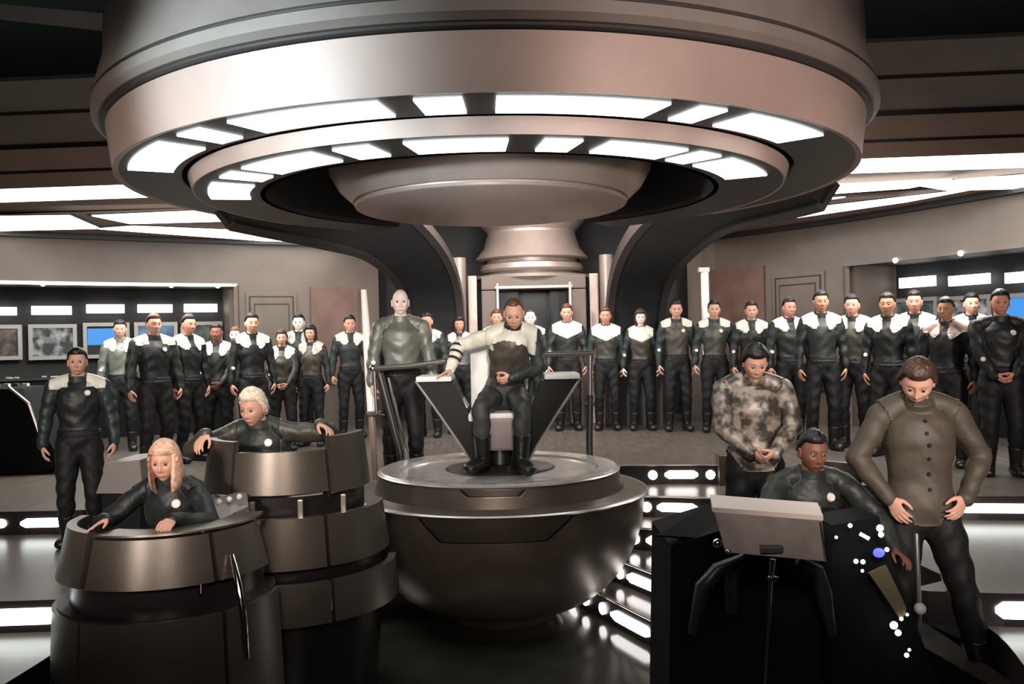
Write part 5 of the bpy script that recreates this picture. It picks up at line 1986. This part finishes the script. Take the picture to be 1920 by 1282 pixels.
# dark slashes on the pale sleeve
for k in range(3):
    a, b_ = cap['wr']['R'][4], cap['wr']['R'][0]
    c = a + (b_ - a) * (0.1 + 0.26 * k)
    d = nrm(b_ - a)
    bm = B()
    up_ = nrm(np.cross(d, V(0, 1, 0)))
    p0 = (c - d * 0.02)
    ring = []
    for q in (-0.012, 0.012):
        cc = c + d * q
        ring.append([bm.verts.new(Vector((cc + (nrm(np.cross(d, V(0, 0, 1))) * math.cos(t) + nrm(np.cross(d, np.cross(d, V(0, 0, 1)))) * math.sin(t)) * 0.064) * cap['s'])) for t in [2 * PI * j / 16 for j in range(16)]])
    for j in range(16): bm.faces.new((ring[0][j], ring[0][(j + 1) % 16], ring[1][(j + 1) % 16], ring[1][j]))
    obj('sleeve_stripe', bm, CL['stripe'], cap['T'], local=True, smooth=60)

# -- the bowed man on the steps
tp = at(1410, 647, 6.25)
person('man in mottled brown jacket standing with bowed head and clasped hands, behind the display stand', (tp.x, 6.25, ZS[3]), h=1.84, yaw=-0.05, voxel=0.010, seed=32, jacket_low=-0.03, skin='fair', hair='black', hairstyle='full',
       top='mottle', front='mottle', yoke=None, badge=False, dot=False, legs='trouser', head_pitch=0.45, head_yaw=0.0, build=1.12,
       pose=dict(head=(0, -0.075, 1.625), neck=(0, -0.01, 1.495)),
       arms={'R': ((-0.06, -0.20, 1.02), (-1, 0.3, -0.1), (0.75, -0.35, -0.5), (0.3, -0.9, 0.4), 'grip'), 'L': ((0.085, -0.225, 1.03), (1, 0.3, -0.1), (-0.8, -0.3, -0.5), (-0.3, -0.9, 0.4), 'grip')})
# -- the man with hands on hips
tp = at(1695, 697, 5.15)
p3 = person('man in olive-brown buttoned jacket standing with hands on hips, looking down to the left', (tp.x + 0.08, 5.15, ZS[4]), h=1.96, yaw=-0.12, voxel=0.010, seed=33, jacket_low=-0.06, skin='fair', hair='brown', hairstyle='full',
            top='shirt', front='shirt', yoke=None, badge=False, dot=False, legs='trouser', head_pitch=0.62, head_yaw=-0.35, head_roll=0.10,
            pose=dict(head=(-0.03, -0.085, 1.615), neck=(-0.01, -0.01, 1.49), hipR=(-0.09, 0, 0.92), ankR=(-0.13, -0.02, 0.085), ankL=(0.26, -0.10, 0.085), toeL=(0.32, -0.26, 0.04), toeR=(-0.18, -0.2, 0.04)),
            arms={'R': ((-0.185, -0.10, 1.00), (-1, 0.45, 0.0), (0.3, -0.55, -0.7), (0.3, -0.2, 0.9), 'relaxed'), 'L': ((0.190, -0.10, 1.00), (1, 0.5, 0.0), (-0.5, -0.5, -0.55), (-0.2, -0.2, 0.9), 'relaxed')})
for k in range(6):
    tgt = p3['J']['chest'] + p3['up'] * (0.14 - 0.075 * k) + p3['fr'] * 0.16
    p, n_ = p3['surf'](tgt, p3['tg'] == 'torso')
    p3['disc']('button', p + n_ * 0.023, n_, 0.011, CL['trouser'], 0.006, par=p3['jk'])

# -- the seated man at right
tp = at(1520, 812, 5.25)
zt = tp.z - 1.30
person('dark-skinned man seated in the right pod in a dark green uniform with round chest badge', (tp.x, 5.28, zt), h=1.78, yaw=0.05, voxel=0.010, seed=34, skin='brown', hair='black', hairstyle='short',
       top='charcoal', front='charcoal', yoke=None, badge=True, dot=False, head_pitch=0.18, head_yaw=0.05, build=1.08,
       pose=dict(pel=(0, 0.10, 0.50), waist=(0, 0.08, 0.64), chest=(0, 0.03, 0.85), sh=(0.0, 0.0, 1.005), neck=(0, -0.01, 1.05), head=(0, -0.045, 1.19), nobelt=True,
                 hipR=(-0.10, 0.08, 0.47), hipL=(0.10, 0.08, 0.47), ankR=(-0.12, -0.26, 0.10), ankL=(0.12, -0.26, 0.10), toeR=(-0.13, -0.42, 0.045), toeL=(0.13, -0.42, 0.045), kneeh=V(0, -0.6, 0.8)),
       arms={'R': ((-0.18, -0.33, 0.72), (-1, 0.3, -0.2), (0.1, -1, -0.1), (0.8, 0, 0.5), 'relaxed'), 'L': ((0.34, -0.36, 0.66), (1, 0.5, -0.1), (0.2, -1, -0.2), (-0.8, 0, 0.5), 'relaxed')})
# -- the blonde woman
tp = at(316, 826, 5.0)
person('blonde long-haired woman in a dark jumpsuit sitting in the front left pod', (tp.x, 5.02, tp.z - 1.25), h=1.70, yaw=-0.02, voxel=0.010, seed=35, fem=True, skin='fair', hair='blond', hairstyle='long',
       top='black', front='black', yoke=None, badge=True, dot=False, head_pitch=0.12, head_yaw=0.05,
       pose=dict(pel=(0, 0.14, 0.52), waist=(0, 0.11, 0.66), chest=(0, 0.03, 0.87), sh=(0.0, -0.02, 1.02), neck=(0, -0.03, 1.065), head=(0, -0.07, 1.19), nobelt=True,
                 hipR=(-0.10, 0.12, 0.49), hipL=(0.10, 0.12, 0.49), ankR=(-0.12, -0.22, 0.10), ankL=(0.12, -0.22, 0.10), toeR=(-0.13, -0.38, 0.045), toeL=(0.13, -0.38, 0.045), kneeh=V(0, -0.6, 0.8)),
       arms={'R': ((-0.20, -0.40, 0.915), (-0.8, 0.7, -0.5), (-0.3, -0.9, -0.15), (0.7, -0.3, 0.4), 'flat'), 'L': ((0.17, -0.40, 0.915), (0.8, 0.7, -0.5), (0.0, -1, -0.2), (-0.9, 0, 0.3), 'relaxed')})
# -- the white-haired man
tp = at(478, 731, 5.85)
person('white-haired man in a dark uniform with arms spread on the rim of the rear pod', (tp.x + 0.03, 5.87, tp.z - 1.29), h=1.78, yaw=-0.02, voxel=0.010, seed=36, skin='fair', hair='white', hairstyle='full',
       top='olive', front='charcoal', yoke=None, badge=True, dot=False, head_pitch=0.22, head_yaw=-0.25,
       pose=dict(pel=(0.03, 0.10, 0.50), waist=(0.03, 0.08, 0.64), chest=(0.01, 0.02, 0.87), sh=(0.0, -0.02, 1.02), neck=(0, -0.04, 1.06), head=(-0.02, -0.08, 1.175), nobelt=True,
                 hipR=(-0.08, 0.08, 0.47), hipL=(0.14, 0.08, 0.47), ankR=(-0.12, -0.22, 0.10), ankL=(0.12, -0.22, 0.10), toeR=(-0.13, -0.38, 0.045), toeL=(0.13, -0.38, 0.045), kneeh=V(0, -0.6, 0.8)),
       arms={'R': ((-0.27, -0.28, 1.03), (-0.6, 0.8, -0.5), (-0.2, -0.8, -0.55), (0.8, -0.4, 0.1), 'relaxed'), 'L': ((0.45, -0.22, 1.07), (0.5, 0.8, -0.3), (0.75, -0.6, -0.25), (-0.3, -0.9, 0.3), 'relaxed')})
